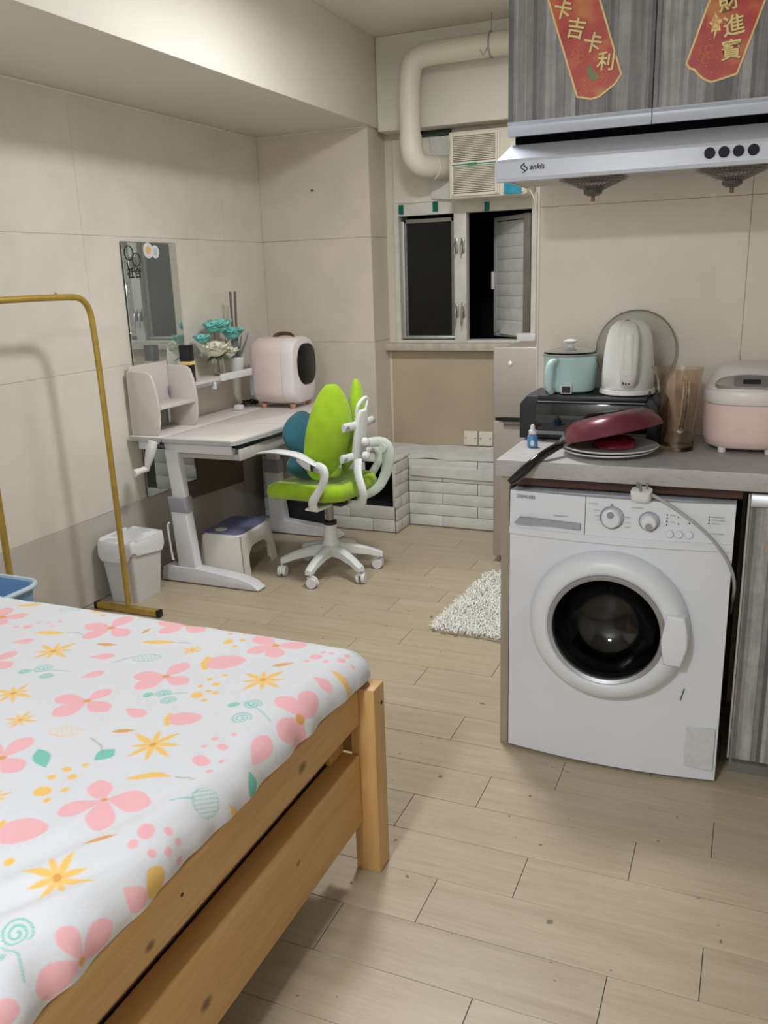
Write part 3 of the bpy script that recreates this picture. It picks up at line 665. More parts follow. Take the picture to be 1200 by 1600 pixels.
def sheet_pos(u, v):
    ax = np.maximum(u-(XE-RR), 0); ay = np.maximum(v-(YE-RR), 0); s = np.hypot(ax, ay)
    n = np.where(s > 1e-9, s, 1); nx, ny = ax/n, ay/n
    s = np.minimum(s, RR*PI/2 + HEM - RR)
    hh = np.where(s < RR*PI/2, RR*np.sin(s/RR), RR); dd = np.where(s < RR*PI/2, RR*(1-np.cos(s/RR)), RR+s-RR*PI/2)
    x = np.minimum(u, XE-RR) + nx*hh; y = np.minimum(v, YE-RR) + ny*hh; z = ZT - dd
    # soft creases: broad on top, stronger drapes on the hanging side
    top = .0016*smooth_noise(u*.5, v*.45) + .0010*smooth_noise(u*1.7, v*.8)
    side = np.clip(s/(RR*1.2), 0, 1)
    t = np.where(ax > 0, v, u)
    fold = (np.sin(t*37+2.2*np.sin(t*9.5))*.0032 + np.sin(t*83+1.0)*.0012)*side
    diag = .0070*np.exp(-((u-(XE-.10))/.09)**2)*np.sin((v*2.6-u*6.0)*11+np.sin(v*9)*1.5)*np.exp(-((v-.75)/.42)**2)
    z = z + top + diag*(1-side*.6)
    x = x + nx*(fold-.002*side); y = y + ny*(fold)
    far = np.exp(-((YE-np.minimum(v, YE))/.13)**2); x = x + .020*far*np.clip((u-(XE-.16))/.16, 0, 1)
    return x, y, z
ue = XE-RR + RR*PI/2 + HEM - RR; ve = YE-RR + RR*PI/2 + HEM - RR
ug = np.concatenate([np.arange(-2.62, -2.1, .03), np.arange(-2.1, -1.55, .0042), np.arange(-1.55, ue, .0027), [ue]])
vg = np.concatenate([np.arange(-.36, .36, .02), np.arange(.36, 1.1, .0025), np.arange(1.1, ve, .0030), [ve]])
ug = ug[np.concatenate([[True], np.diff(ug) > 5e-4])]; vg = vg[np.concatenate([[True], np.diff(vg) > 5e-4])]
U, V = np.meshgrid(ug, vg, indexing='ij')
nu, nv = U.shape
Cc = np.empty((nu, nv, 3)); base = np.array([lin(220), lin(221), lin(226)])
Cc[:] = base
PAL = {'p': (243, 178, 184), 'y': (244, 196, 92), 'o': (224, 160, 78), 't': (104, 196, 178), 'g': (150, 160, 150)}
def put(mask, c, a=1.0, sl=None):
    col = np.array([lin(q) for q in PAL[c]])
    m_ = np.clip(mask, 0, 1)[..., None]*a
    Cc[sl] = Cc[sl]*(1-m_) + col*m_
EPS = .0022
def sub(cu, cv, R_):
    i0, i1 = np.searchsorted(ug, [cu-R_, cu+R_]); j0, j1 = np.searchsorted(vg, [cv-R_, cv+R_])
    return (slice(i0, i1), slice(j0, j1))
def petal(a, b, w, kind):
    a = np.array(a); b = np.array(b); L = np.linalg.norm(b-a)
    if L < .004: return
    sl = sub(*((a+b)/2), L*.5+.06)
    if Cc[sl].size == 0: return
    d = (b-a)/L; X = U[sl]-a[0]; Y = V[sl]-a[1]
    s = (X*d[0]+Y*d[1])/L; t = (-X*d[1]+Y*d[0])
    sc = np.clip(s, 0, 1)
    if kind == 'petal': hw = w*L*.5*np.sin(PI*sc**1.5)**.62
    elif kind == 'leaf': hw = w*L*.5*np.sin(PI*sc**.85)**1.1
    else: hw = w*L*.5*np.sin(PI*np.clip(sc, .02, .98))**.5
    inside = np.where((s > 0) & (s < 1), (hw-np.abs(t))/EPS+.5, 0)
    return sl, inside, s, t, hw, L
def stroke(pts, c, wd=.0022):
    pts = np.array(pts)
    for a, b in zip(pts[:-1], pts[1:]):
        L = np.linalg.norm(b-a)
        sl = sub(*((a+b)/2), L/2+.006)
        if Cc[sl].size == 0 or L < 1e-6: continue
        X = U[sl]-a[0]; Y = V[sl]-a[1]; d = (b-a)/L
        s = np.clip(X*d[0]+Y*d[1], 0, L); dist = np.hypot(X-d[0]*s, Y-d[1]*s)
        put((wd-dist)/EPS+.5, c, .8, sl)
rs = random.Random(11)
for P_ in PRINTS:
    k_, c = P_[0], P_[1]
    if k_ in ('petal', 'leaf'):
        r_ = petal(P_[2:4], P_[4:6], P_[6], k_)
        if r_: put(r_[1], c, .92, r_[0])
    elif k_ == 'disc':
        sl = sub(P_[2], P_[3], P_[4]+.01); d = np.hypot((U[sl]-P_[2])*(1+.2*math.sin(P_[2]*90)), V[sl]-P_[3])
        put((P_[4]*.95-d)/EPS+.5, c, .95, sl)
    elif k_ == 'star':
        R_, n_ = P_[4], P_[5]; a0 = rs.uniform(0, 1)
        for i in range(n_):
            a = a0 + 2*PI*i/n_; L = R_*(1.0 if i % 2 else .82)*rs.uniform(.88, 1.1)
            r_ = petal(P_[2:4], (P_[2]+L*math.cos(a), P_[3]+L*math.sin(a)), .23, 'leaf')
            if r_: put(r_[1], 'y', .92, r_[0])
        sl = sub(P_[2], P_[3], .02); d = np.hypot(U[sl]-P_[2], V[sl]-P_[3]); put((R_*.11-d)/EPS+.5, 'o', 1, sl)
    elif k_ == 'rose':
        r_ = petal(P_[2:4], P_[4:6], P_[6]*1.35, 'blob')
        if r_: put(r_[1], 'p', .92, r_[0])
        a = np.array(P_[2:4]); b = np.array(P_[4:6]); L = np.linalg.norm(b-a); d = (b-a)/L; nrm = np.array([-d[1], d[0]])
        for q in (-.28, -.14, 0, .14, .28):
            c0 = a + nrm*q*L + d*abs(q)*.25*L; sl = sub(c0[0], c0[1], .03)
            put((.075*L-np.hypot(U[sl]-c0[0], V[sl]-c0[1]))/EPS+.5, 'y', 1, sl)
    elif k_ == 'spiral':
        R_ = P_[4]; pts = []
        for i in range(46):
            t = i/45*2.3*2*PI; r2 = R_*(1-i/45*.85); pts.append((P_[2]+r2*math.cos(t), P_[3]+r2*math.sin(t)))
        stroke(pts, 't', .0014)
    elif k_ == 'line': stroke([P_[2:4], ((P_[2]+P_[4])/2+.004, (P_[3]+P_[5])/2+.006), P_[4:6]], c, .0014)
    elif k_ == 'hatch':
        r_ = petal(P_[2:4], P_[4:6], P_[6]*1.0, 'blob')
        if r_:
            sl, ins, s, t, hw, L = r_
            ring = np.where((s > 0) & (s < 1), 1-np.abs(hw-np.abs(t))/.0022, 0)
            hat = np.where(ins > .5, 1-np.abs(((t*.55+s*L)/(.15*L)) % 1-.5)*L*.15/.0016, 0)
            put(np.maximum(ring, hat), c, .85, sl)
X_, Y_, Z_ = sheet_pos(U, V)
verts = np.stack([X_, Y_, Z_], -1).reshape(-1, 3)
idx = np.arange(nu*nv).reshape(nu, nv)
quads = np.stack([idx[:-1, :-1], idx[1:, :-1], idx[1:, 1:], idx[:-1, 1:]], -1).reshape(-1, 4)
me = bpy.data.meshes.new('fitted_sheet')
me.vertices.add(len(verts)); me.loops.add(quads.size); me.polygons.add(len(quads))
me.vertices.foreach_set('co', verts.astype(np.float32).ravel())
me.loops.foreach_set('vertex_index', quads.astype(np.int32).ravel())
me.polygons.foreach_set('loop_start', np.arange(0, quads.size, 4, dtype=np.int32))
me.update(calc_edges=True); me.shade_smooth()
ca = me.color_attributes.new('print', 'FLOAT_COLOR', 'POINT')
rgba = np.ones((nu*nv, 4), np.float32); rgba[:, :3] = Cc.reshape(-1, 3)
ca.data.foreach_set('color', rgba.ravel())
k = N('printed_sheet')
at = k.n('ShaderNodeAttribute', attribute_name='print')
k.l(at.outputs['Color'], k.b.inputs['Base Color']); k.b.inputs['Roughness'].default_value = .88
k.b.inputs['Sheen Weight'].default_value = .15
hb = k.noise(k.geo((1, .6, 1)), 11, 4, .5)
k.bump(hb, .40, .014)
me.materials.append(k.m)
mt = thing('mattress', 'mattress under a white fitted sheet printed with pink and yellow flowers', 'mattress', (-1.7, .65, .42))
make('mattress_core', MB().box((-2.57, -.33, .421), (XE-.036, YE-.071, ZT-.016), .05, 4), mat('mattress_ticking', (220, 220, 222), .9), mt)
so = bpy.data.objects.new('fitted_sheet', me); COL.objects.link(so); so.parent = mt; so.location = (1.7, -.65, -.42)

# ------------------------------------------------------------------ blue basin beyond the bed
ba = thing('laundry_basin', 'blue plastic basin with a pale rim beyond the bed corner', 'basin', (-2.25, 2.02, 0))
BL = mat('blue_plastic', (120, 160, 205), .4, var=.03)
def rr_ring(cx, cy, hx_, hy_, r, z, n=8): return [(cx+x, cy+y, z) for x, y in roundrect(-hx_, hx_, -hy_, hy_, r, n)]
b = MB()
b.rings([rr_ring(-2.37, 1.95, .13, .10, .05, .0), rr_ring(-2.37, 1.95, .175, .135, .07, .42), rr_ring(-2.37, 1.95, .168, .128, .065, .42), rr_ring(-2.37, 1.95, .125, .095, .045, .012)], True)
make('basin_wall', b, BL, ba)
make('rim', MB().tube(rr_ring(-2.37, 1.95, .180, .140, .07, .421), .0085, 8, closed=True), mat('pale_blue_plastic', (186, 208, 222), .4), ba)

# ------------------------------------------------------------------ clothes rack
rk = thing('clothes_rack', 'gold metal clothes rack with rounded top corners', 'clothes rack', (-2.455, 2.5, 0))
pr_ = .0125
make('frame', MB().tube([(-2.455, 2.188, .04), (-2.455, 2.188, 1.20), (-2.455, 2.188, 1.352), (-2.455, 2.34, 1.358), (-2.455, 2.62, 1.358), (-2.455, 2.765, 1.352), (-2.455, 2.79, 1.20), (-2.455, 2.797, .04)], pr_, 16, 3), M['gold'], rk)
for fy in (2.188, 2.797):
    f_ = make('foot', MB().box((-2.625, fy-.014, .004), (-2.300, fy+.014, .030), .003), M['gold'], rk)
    for ex in (-2.640, -2.302):
        make('end_cap', MB().box((ex, fy-.015, .0), (ex+.018, fy+.015, .032), .003), M['black_plastic'], f_)
make('joint_screw', MB().cyl((-2.455, 2.60, 1.368), (-2.455, 2.60, 1.376), .004, n=8), M['gold'], rk)

# ------------------------------------------------------------------ waste bin with liner
bn = thing('waste_bin', 'white plastic waste bin with a bag folded over its rim', 'bin', (-2.566, 2.987, 0))
bx_, by_ = -2.566, 2.987
b = MB(); b.rings([rr_ring(bx_, by_, .078, .094, .03, 0.0), rr_ring(bx_, by_, .098, .120, .035, .275), rr_ring(bx_, by_, .094, .116, .033, .275), rr_ring(bx_, by_, .074, .090, .028, .008)], True)
make('bin_body', b, mat('bin_plastic', (206, 207, 208), .45, var=.02), bn)
BAG = mat('bin_bag', (222, 223, 226), .35, var=.03, bump=.5, bs=25, bd=.006)
rb = random.Random(5); R_ = []
base_r = [rr_ring(0, 0, h1, h2, .036, 0) for h1, h2 in ((.091, .113), (.099, .121), (.102, .124), (.103, .125), (.104, .126))]
zs_ = [.272, .292, .286, .255, .222]
npt = len(base_r[0]); ph = [rb.uniform(0, 6) for _ in range(4)]
for q, rg_ in enumerate(base_r):
    R_.append([(bx_+p[0]*(1+.018*q/4*math.sin(i*1.7+ph[0])), by_+p[1]*(1+.018*q/4*math.sin(i*1.3+ph[1])), zs_[q]+(.004*math.sin(i*.9+ph[2])+ (q > 2)*.022*math.sin(i*.45+ph[3]))) for i, p in enumerate(rg_)])
make('bag_liner', MB().rings(R_, False), BAG, bn)
cp = MB()
ring_ = [(bx_+p[0]*.99, by_+p[1]*.99) for p in rr_ring(0, 0, .100, .121, .036, 0)]
cp.rings([[(x, y, .289) for x, y in ring_], [(bx_+(x-bx_)*.7, by_+(y-by_)*.7, .294+.006*math.sin(i)) for i, (x, y) in enumerate(ring_)], [(bx_+(x-bx_)*.3, by_+(y-by_)*.3, .282+.006*math.sin(i*1.4)) for i, (x, y) in enumerate(ring_)]], True)
make('bag_top', cp, BAG, bn)

# ------------------------------------------------------------------ children's desk
dk = thing('desk', 'height adjustable white study desk with split top and crank', 'desk', (-2.36, 3.62, 0))
TOP = mat('desk_laminate', (222, 216, 210), .42, var=.02, vs=3)
EDG = mat('desk_edge', (176, 178, 182), .45, var=.03)
Y0, Y1 = 3.185, 4.335
make('rear_top', MB().box((-2.672, Y0, .692), (-2.492, Y1, .712), .004, 2), TOP, dk)
ft = MB().prism([(-2.486, Y0), (-2.115, Y0), (-2.10, Y0+.018), (-2.095, Y0+.055), (-2.075, 3.45), (-2.075, 3.86), (-2.095, Y1-.055), (-2.115, Y1), (-2.486, Y1)], 'xy', .690, .712, .003, 2)
make('tilting_top', ft, TOP, dk)
make('edge_band', MB().prism([(-2.487, Y0-.0035), (-2.113, Y0-.0035), (-2.096, Y0+.012), (-2.0915, Y0+.053), (-2.0715, 3.448), (-2.0715, 3.862), (-2.0915, Y1-.05), (-2.113, Y1+.003), (-2.487, Y1+.003)], 'xy', .6885, .706), EDG, dk)
make('edge_band', MB().box((-2.674, Y0-.004, .689), (-2.490, Y1+.003, .708)), EDG, dk)
make('middle_seam_strip', MB().box((-2.36, 3.63, .7118), (-2.04, 3.634, .7124)), EDG, dk)
make('apron', MB().box((-2.488, Y0+.02, .640), (-2.13, Y0+.034, .689), .002), M['white_metal'], dk)
make('apron', MB().box((-2.145, Y0+.03, .622), (-2.128, Y1-.03, .668), .002), EDG, dk)
dr_ = make('drawer', MB().box((-2.455, Y0+.045, .612), (-2.10, Y1-.06, .640), .003).box((-2.108, Y0+.04, .612), (-2.096, Y1-.05, .664), .003), mat('drawer_grey', (186, 182, 178), .5), dk)
make('drawer_gap', MB().box((-2.125, Y0+.045, .667), (-2.10, Y1-.07, .688)), M['black_plastic'], dk)
make('rear_apron', MB().box((-2.64, Y0+.02, .645), (-2.50, Y0+.03, .690), .002), M['white_metal'], dk)
for (ya) in (3.225, 4.09):
    lg = make('leg', MB().prism([(-2.497, .655), (-2.425, .655), (-2.405, .40), (-2.475, .40)], 'xz', ya-.022, ya+.022, .006, 3), M['white_metal'], dk)
    make('leg_outer', MB().prism([(-2.492, .395), (-2.405, .395), (-2.375, .07), (-2.475, .07)], 'xz', ya-.029, ya+.029, .008, 3), M['white_metal'], lg)
    make('leg_collar', MB().prism([(-2.498, .425), (-2.402, .425), (-2.396, .352), (-2.490, .352)], 'xz', ya-.033, ya+.033, .006, 3), M['grey_plastic'], lg)
    make('foot', MB().prism([(-2.575, .006), (-2.565, .072), (-2.54, .083), (-2.38, .080), (-2.14, .060), (-2.07, .040), (-2.03, .012), (-2.035, .004)], 'xz', ya-.034, ya+.034, .010, 3), M['white_metal'], lg)
make('adjust_rod', MB().tube([(-2.498, 3.19, .30), (-2.51, 3.188, .285), (-2.498, 3.188, .12), (-2.49, 3.19, .115)], .005, 8, 1), M['white_plastic'], dk)
make('under_desk_sheet', MB().prism([(3.50, .30), (4.14, .27), (4.14, .67), (3.695, .67), (3.695, .384), (3.50, .384)], 'yz', -2.6835, -2.677, .001, 1), mat('dark_brown_sheet', (104, 92, 82), .7, var=.05), dk)  # thin dark brown L-shaped sheet, flat on the wall under the desk
ck = make('crank', MB().tube([(-2.46, 3.16, .672), (-2.490, 3.145, .675), (-2.500, 3.132, .672)], [.010, .012, .016], 12, 1), M['dark_plastic'], dk)
make('crank_arm', MB().tube([(-2.492, 3.124, .702), (-2.500, 3.118, .672), (-2.520, 3.110, .605), (-2.527, 3.108, .578)], [.030, .036, .024, .014], 14, 2, flat=(.7, 1)), M['white_plastic'], ck)
make('crank_handle', MB().tube([(-2.527, 3.110, .580), (-2.536, 3.082, .576), (-2.552, 3.048, .568)], [.016, .013, .019], 12, 1), M['white_plastic'], ck)
make('hinge_bolt', MB().cyl((-2.490, 3.176, .683), (-2.490, 3.19, .683), .008, n=10), M['ink'], dk)

# shelf unit standing on the desk's rear top
su = thing('desk_shelf', 'white open shelf unit with rounded side boards on the desk', 'shelf', (-2.57, 3.45, .712))
SH = mat('shelf_board', (210, 202, 198), .45, var=.02, vs=3)
def sideb(y, th=.015):
    return MB().prism([(-2.668, .713), (-2.668, 1.005), (-2.655, 1.012), (-2.555, 1.006), (-2.530, .992), (-2.512, .94), (-2.502, .86), (-2.504, .77), (-2.515, .725), (-2.53, .713)], 'xz', y, y+th, .004, 3)
make('side_board', sideb(3.200), SH, su)
make('side_board', sideb(3.500), SH, su)
make('back_board', MB().box((-2.668, 3.2155, .80), (-2.658, 3.4995, 1.03), .002), SH, su)
make('shelf_board', MB().box((-2.657, 3.2155, .830), (-2.508, 3.4995, .845), .002), SH, su)
make('upper_shelf', MB().box((-2.657, 3.516, .905), (-2.515, 4.03, .920), .002), SH, su)
make('upper_shelf_rail', MB().box((-2.525, 3.516, .890), (-2.513, 3.74, .9045), .002), M['grey_plastic'], su)
make('book_stop', MB().box((-2.514, 3.735, .902), (-2.500, 4.03, .938), .003), M['white_plastic'], su)
make('book_stop', MB().box((-2.530, 3.675, .868), (-2.505, 3.69, .905), .003), M['white_plastic'], su)
make('metal_clip', MB().box((-2.655, 3.488, .865), (-2.645, 3.4995, .905), .001), M['grey_plastic'], su)

# ------------------------------------------------------------------ mirror on the left wall
mi = thing('wall_mirror', 'tall frameless mirror on the wall behind the desk', 'mirror', (-2.68, 3.48, .388))
make('mirror_glass', MB().box((-2.683, 3.282, .388), (-2.678, 3.688, 1.583), .0008, 1), M['mirror'], mi)
make('mirror_backing', MB().box((-2.6838, 3.280, .386), (-2.6832, 3.690, 1.585)), M['ink'], mi)
# line-drawn stickers
st = MB()
def loop(cy, cz, ry, rz, t=.0022, a0=0, a1=360):
    pts = [(-2.6768, cy+ry*math.cos(math.radians(a)), cz+rz*math.sin(math.radians(a))) for a in np.linspace(a0, a1, 22)]
    st.tube(pts, t, 5)
loop(3.325, 1.535, .030, .032); loop(3.375, 1.505, .028, .030); loop(3.33, 1.485, .022, .022, a0=150, a1=400); loop(3.375, 1.462, .02, .02, a0=120, a1=380)
make('doodle_sticker', st, M['ink'], mi)
text('lettering', '社合', .05, M['ink'], mi, Matrix.Translation((-2.6772, 3.352, 1.443)) @ Matrix.Rotation(PI/2, 4, 'Z') @ Matrix.Rotation(PI/2, 4, 'X'), bold=.0012)
make('round_sticker', MB().lathe([(.036, 0), (.036, .0012)], (-2.6775, 3.468, 1.548), 24, 'x'), M['white_plastic'], mi)
make('sticker_print', MB().lathe([(.020, 0), (.020, .0006)], (-2.6762, 3.468, 1.548), 20, 'x'), mat('peach_print', (222, 184, 128), .6, var=.1, vs=40), mi)
make('round_sticker', MB().lathe([(.030, 0), (.030, .0012)], (-2.6768, 3.520, 1.542), 24, 'x'), M['white_plastic'], mi)
make('sticker_print', MB().lathe([(.018, 0), (.018, .0006)], (-2.6755, 3.520, 1.542), 20, 'x'), mat('pale_grey_print', (192, 200, 206), .6, var=.1, vs=40), mi)

# ------------------------------------------------------------------ things on the shelf
bb = thing('black_package', 'small black box with a gold band standing against the mirror', 'box', (-2.573, 3.537, .92))
make('box_body', MB().box((-2.603, 3.530, .921), (-2.543, 3.572, 1.100), .003), M['black_plastic'], bb)
make('gold_band', MB().box((-2.604, 3.529, 1.005), (-2.542, 3.573, 1.022)), M['banner_gold'], bb)

def petals(b, c, R_, n, layers, seed, up=(0, 0, 1), ruffle=.25):
    r_ = random.Random(seed)
    for L in range(layers):
        rad = R_*(1 - L/(layers+.6)); cnt = max(4, int(n*(1-.12*L)))
        for i in range(cnt):
            a = 2*PI*i/cnt + L*.7 + r_.uniform(-.2, .2); tilt = .25 + L*.33 + r_.uniform(-.1, .1)
            wd = rad*.62
            def fn(u, v, a=a, tilt=tilt, wd=wd, rad=rad):
                w_ = wd*math.sin(PI*min(1, (u*.9+.1))**.8)*(v-.5)*1.7
                d = rad*u; h = d*math.sin(tilt)*1.0 + ruffle*rad*math.sin(v*9+a*3)*u*.25 + rad*.25*u*u
                d2 = d*math.cos(tilt)
                return (c[0]+math.cos(a)*d2-math.sin(a)*w_, c[1]+math.sin(a)*d2+math.cos(a)*w_, c[2]+h)
            b.sheet(fn, 5, 5)
    return b
fv = thing('flower_vase', 'clear glass vase of teal and cream artificial blooms', 'flowers', (-2.585, 3.84, .921))
vs_ = MB().lathe([(.024, .921), (.030, .925), (.031, .95), (.024, .985), (.027, 1.02), (.0245, 1.02), (.0215, .986), (.028, .95), (.0265, .93), (.012, .926)], (-2.585, 3.84, 0), 24)
make('vase', vs_, M['clear_glass'], fv)
stm = mat('stem_green', (70, 84, 62), .7)
heads = [((-2.570, 3.80, 1.060), .082, 'cream'), ((-2.560, 3.905, 1.035), .058, 'cream'), ((-2.60, 3.90, 1.172), .075, 'teal'), ((-2.575, 3.975, 1.128), .070, 'teal'), ((-2.60, 3.84, 1.170), .06, 'teal'), ((-2.61, 3.745, 1.115), .050, 'teal')]
CR = mat('cream_petal', (234, 234, 214), .8, var=.05, vs=30); TE = mat('teal_petal', (128, 206, 198), .8, var=.12, vs=30)
for i, (c, r_, kk) in enumerate(heads):
    make('stem', MB().tube([(-2.585+.006*math.sin(i*2), 3.84+.008*math.cos(i*2), .935), (-2.585, 3.84, 1.01), c], .0022, 6, 2), stm, fv)
    f_ = MB(); petals(f_, (c[0], c[1], c[2]-r_*.25), r_, 9, 5, i+3); petals(f_, (c[0], c[1], c[2]-r_*.15), r_*.9, 8, 3, i+30, ruffle=.5)
    f_.ell((c[0], c[1], c[2]), (r_*.62, r_*.62, r_*.5), 12, 8)
    make('bloom', f_, CR if kk == 'cream' else TE, fv)
lf = MB()
for i in range(7):
    a = i*.9; 
    def fn(u, v, a=a): 
        L = .075*u; w_ = .016*math.sin(PI*u)*(v-.5)*2
        return (-2.585+math.cos(a)*L-math.sin(a)*w_, 3.83+math.sin(a)*L+math.cos(a)*w_, 1.02+.02*u-.05*u*u)
    lf.sheet(fn, 5, 2)
make('leaves', lf, stm, fv)
pg = thing('potted_grass', 'small white pot of grey artificial lavender with two long dark sticks', 'plant', (-2.575, 3.998, .921))
make('pot', MB().lathe([(.030, .921), (.033, .924), (.041, .995), (.043, 1.0), (.039, 1.0), (.036, .985), (.01, .984)], (-2.575, 3.998, 0), 28), M['white_plastic'], pg)
GR = mat('grey_foliage', (124, 122, 126), .9, var=.15, vs=40)
b = MB(); r_ = random.Random(9)
for i in range(46):
    a = r_.uniform(0, 2*PI); L = r_.uniform(.09, .15); sp_ = r_.uniform(.0, .030) if i > 3 else .06
    b.tube([(-2.575+.012*math.cos(a), 3.998+.012*math.sin(a), .985), (-2.575+math.cos(a)*sp_*.8, 3.998+math.sin(a)*sp_*.8, .985+L*.5), (-2.575+math.cos(a)*sp_*1.3, 3.998+math.sin(a)*sp_*1.3, .985+L)], [.003, .0065, .0015], 5, 1)
make('foliage', b, GR, pg, kind='stuff')
for (p0, p1) in (((-2.583, 3.992, .985), (-2.598, 4.022, 1.340)), ((-2.572, 4.004, .985), (-2.588, 4.052, 1.340))):
    make('stick', MB().tube([p0, p1], .0065, 8), mat('brown_stick', (108, 96, 92), .6, var=.1) if 'brown_stick' not in bpy.data.materials else bpy.data.materials['brown_stick'], pg)

# ------------------------------------------------------------------ mini fridge on the desk
mf = thing('mini_fridge', 'pale pink rounded cosmetic fridge with a black oval window', 'mini fridge', (-2.23, 3.88, .712))
PK = mat('pale_pink_plastic', (224, 206, 202), .4, var=.015); PW = mat('pearl_white_plastic', (226, 220, 220), .35, var=.015)
def rring(x, y0, y1, z0, z1, r, n=8): return [(x, y, z) for y, z in roundrect(y0, y1, z0, z1, r, n)]
yA, yB, zA, zB = 3.715, 3.985, .748, 1.108
make('body', MB().rings([rring(-2.385, yA+.05, yB-.05, zA+.05, zB-.05, .05), rring(-2.378, yA+.02, yB-.02, zA+.02, zB-.02, .07), rring(-2.345, yA, yB, zA, zB, .085), rring(-2.18, yA, yB, zA, zB, .085), rring(-2.176, yA+.002, yB-.002, zA+.002, zB-.002, .085)]), PK, mf)
make('door', MB().rings([rring(-2.174, yA+.001, yB-.001, zA+.001, zB-.001, .085), rring(-2.13, yA, yB, zA, zB, .085), rring(-2.105, yA+.012, yB-.012, zA+.012, zB-.012, .08), rring(-2.092, yA+.045, yB-.045, zA+.045, zB-.045, .06), rring(-2.089, yA+.07, yB-.07, zA+.07, zB-.07, .05)]), PW, mf)
def oval(x, s_, n=40): return [(x, 3.852+(.100*s_)*math.copysign(abs(math.cos(t))**.75, math.cos(t)), .962+(.112*s_)*math.copysign(abs(math.sin(t))**.75, math.sin(t))) for t in [2*PI*i/n for i in range(n)]]
make('oval_window', MB().rings([oval(-2.105, 1), oval(-2.0855, .985), oval(-2.0835, .93)]), mat('smoked_window', (18, 17, 19), .3, spec=.3), mf)
make('side_vent', MB().prism(roundrect(-2.372, -2.350, .80, .905, .004, 3), 'xz', 3.7115, 3.718, .001, 1), M['grey_plastic'], mf)
make('carry_strap', MB().tube([(-2.275, 3.84, 1.095), (-2.265, 3.84, 1.118), (-2.225, 3.85, 1.127), (-2.17, 3.85, 1.122), (-2.155, 3.85, 1.10)], .009, 8, 2, flat=(1.5, .4)), mat('brown_leather', (92, 66, 54), .6), mf)
for fx, fy in ((-2.32, 3.76), (-2.32, 3.94), (-2.14, 3.76), (-2.14, 3.94)):
    make('foot', MB().cyl((fx, fy, .7290), (fx, fy, .752), .014, .018, 14), mat('wood_foot', (180, 138, 108), .6), mf)
mf.location = (mf.location.x-.165, mf.location.y+.345, mf.location.z-.016)
cb = MB()
for i in range(6):
    a = i*1.1
    cb.tube([(-2.60+.035*math.cos(a+t*.9), 4.14+.065*math.sin(a+t)*(1-.1*i), .722+.004*i+.004*math.sin(3*t)) for t in np.linspace(0, 5.2, 22)], .0032, 6)
solo('charger_cable', cb, M['black_plastic'], 'tangle of black charger cable on the desk beside the mini fridge', 'cable', (-2.60, 4.14, .715))
solo('plug_adapter', MB().box((-2.60, 3.97, .7128), (-2.555, 4.01, .742), .006, 3), M['white_plastic'], 'white plug adapter lying by the black cable on the desk', 'adapter', (-2.58, 3.99, .713))

# ------------------------------------------------------------------ step stool
ss = thing('step_stool', 'white plastic step stool with a purple-blue top', 'stool', (-2.33, 3.50, 0), math.radians(4))
SW = mat('stool_plastic', (226, 223, 216), .5, var=.02)
def sring(z, f): return [(x, y, z) for x, y in roundrect(-.105-.028*f, .105+.028*f, -.155-.022*f, .155+.022*f, .04, 6)]
b = MB()
b.rings([sring(.205, 0), sring(.208, -.1), ], True)
# legs: four tapered corner shells joined by arches
def shell(zb=0.0, zt=.205):
    prof = [(x, y) for x, y in roundrect(-1, 1, -1, 1, .3, 6)]
def panel(ax, sgn):
    pts = []
    o = MB()
    W_ = .105 if ax == 'y' else .155; D_ = .155 if ax == 'y' else .105
    def off(z): f = 1 - z/.205; return D_ + .024*f
    def wid(z): f = 1 - z/.205; return W_ + .024*f
    hw = .055 if ax == 'y' else .095; hh = .135
    n = 14
    # outline with arch, extruded
    out = [(-wid(0), 0), (-wid(.205), .205), (wid(.205), .205), (wid(0), 0), (wid(0)-.045, 0)]
    for i in range(n+1):
        t = PI*i/n; out.append(((hw+.02)*math.copysign(abs(math.cos(t))**.6, math.cos(t)), hh*abs(math.sin(t))**.6))
    out.append((-wid(0)+.045, 0))
    return out
for ax, sg in (('x', -1), ('x', 1), ('y', -1), ('y', 1)):
    if ax == 'y' and sg == -1:
        W_ = .105; out = [(-.129, 0), (-.105, .205), (.105, .205), (.129, 0)]
    else: out = panel(ax, sg)
    D_ = .155 if ax == 'y' else .105
    q = MB()
    a_ = [q.bm.verts.new((0, 0, 0)) for _ in out]; b__ = [q.bm.verts.new((0, 0, 0)) for _ in out]
    for i, (u_, z_) in enumerate(out):
        d_ = (D_ + .024*(1 - z_/.205))*sg
        for vv, dd_ in ((a_[i], d_), (b__[i], d_ - sg*.006)):
            vv.co = (u_, dd_, z_) if ax == 'y' else (dd_, u_, z_)
    q.bm.faces.new(a_); q.bm.faces.new(b__[::-1])
    for i in range(len(out)):
        j = (i+1) % len(out); q.bm.faces.new([a_[j], a_[i], b__[i], b__[j]])
    make('leg_panel', q, SW, ss, world=False)
make('seat_rim', MB().rings([sring(.190, .1), sring(.207, 0), sring(.212, -.15)], True), SW, ss, world=False)
make('top_pad', MB().rings([sring(.2122, -.05), sring(.2175, -.08), sring(.219, -.3)], True), mat('periwinkle_rubber', (106, 108, 138), .6, var=.04), ss, world=False)
make('pad_spot', MB().lathe([(.030, .2192), (.030, .2205), (.02, .221)], (-.03, -.10, 0), 24), SW, ss, world=False)

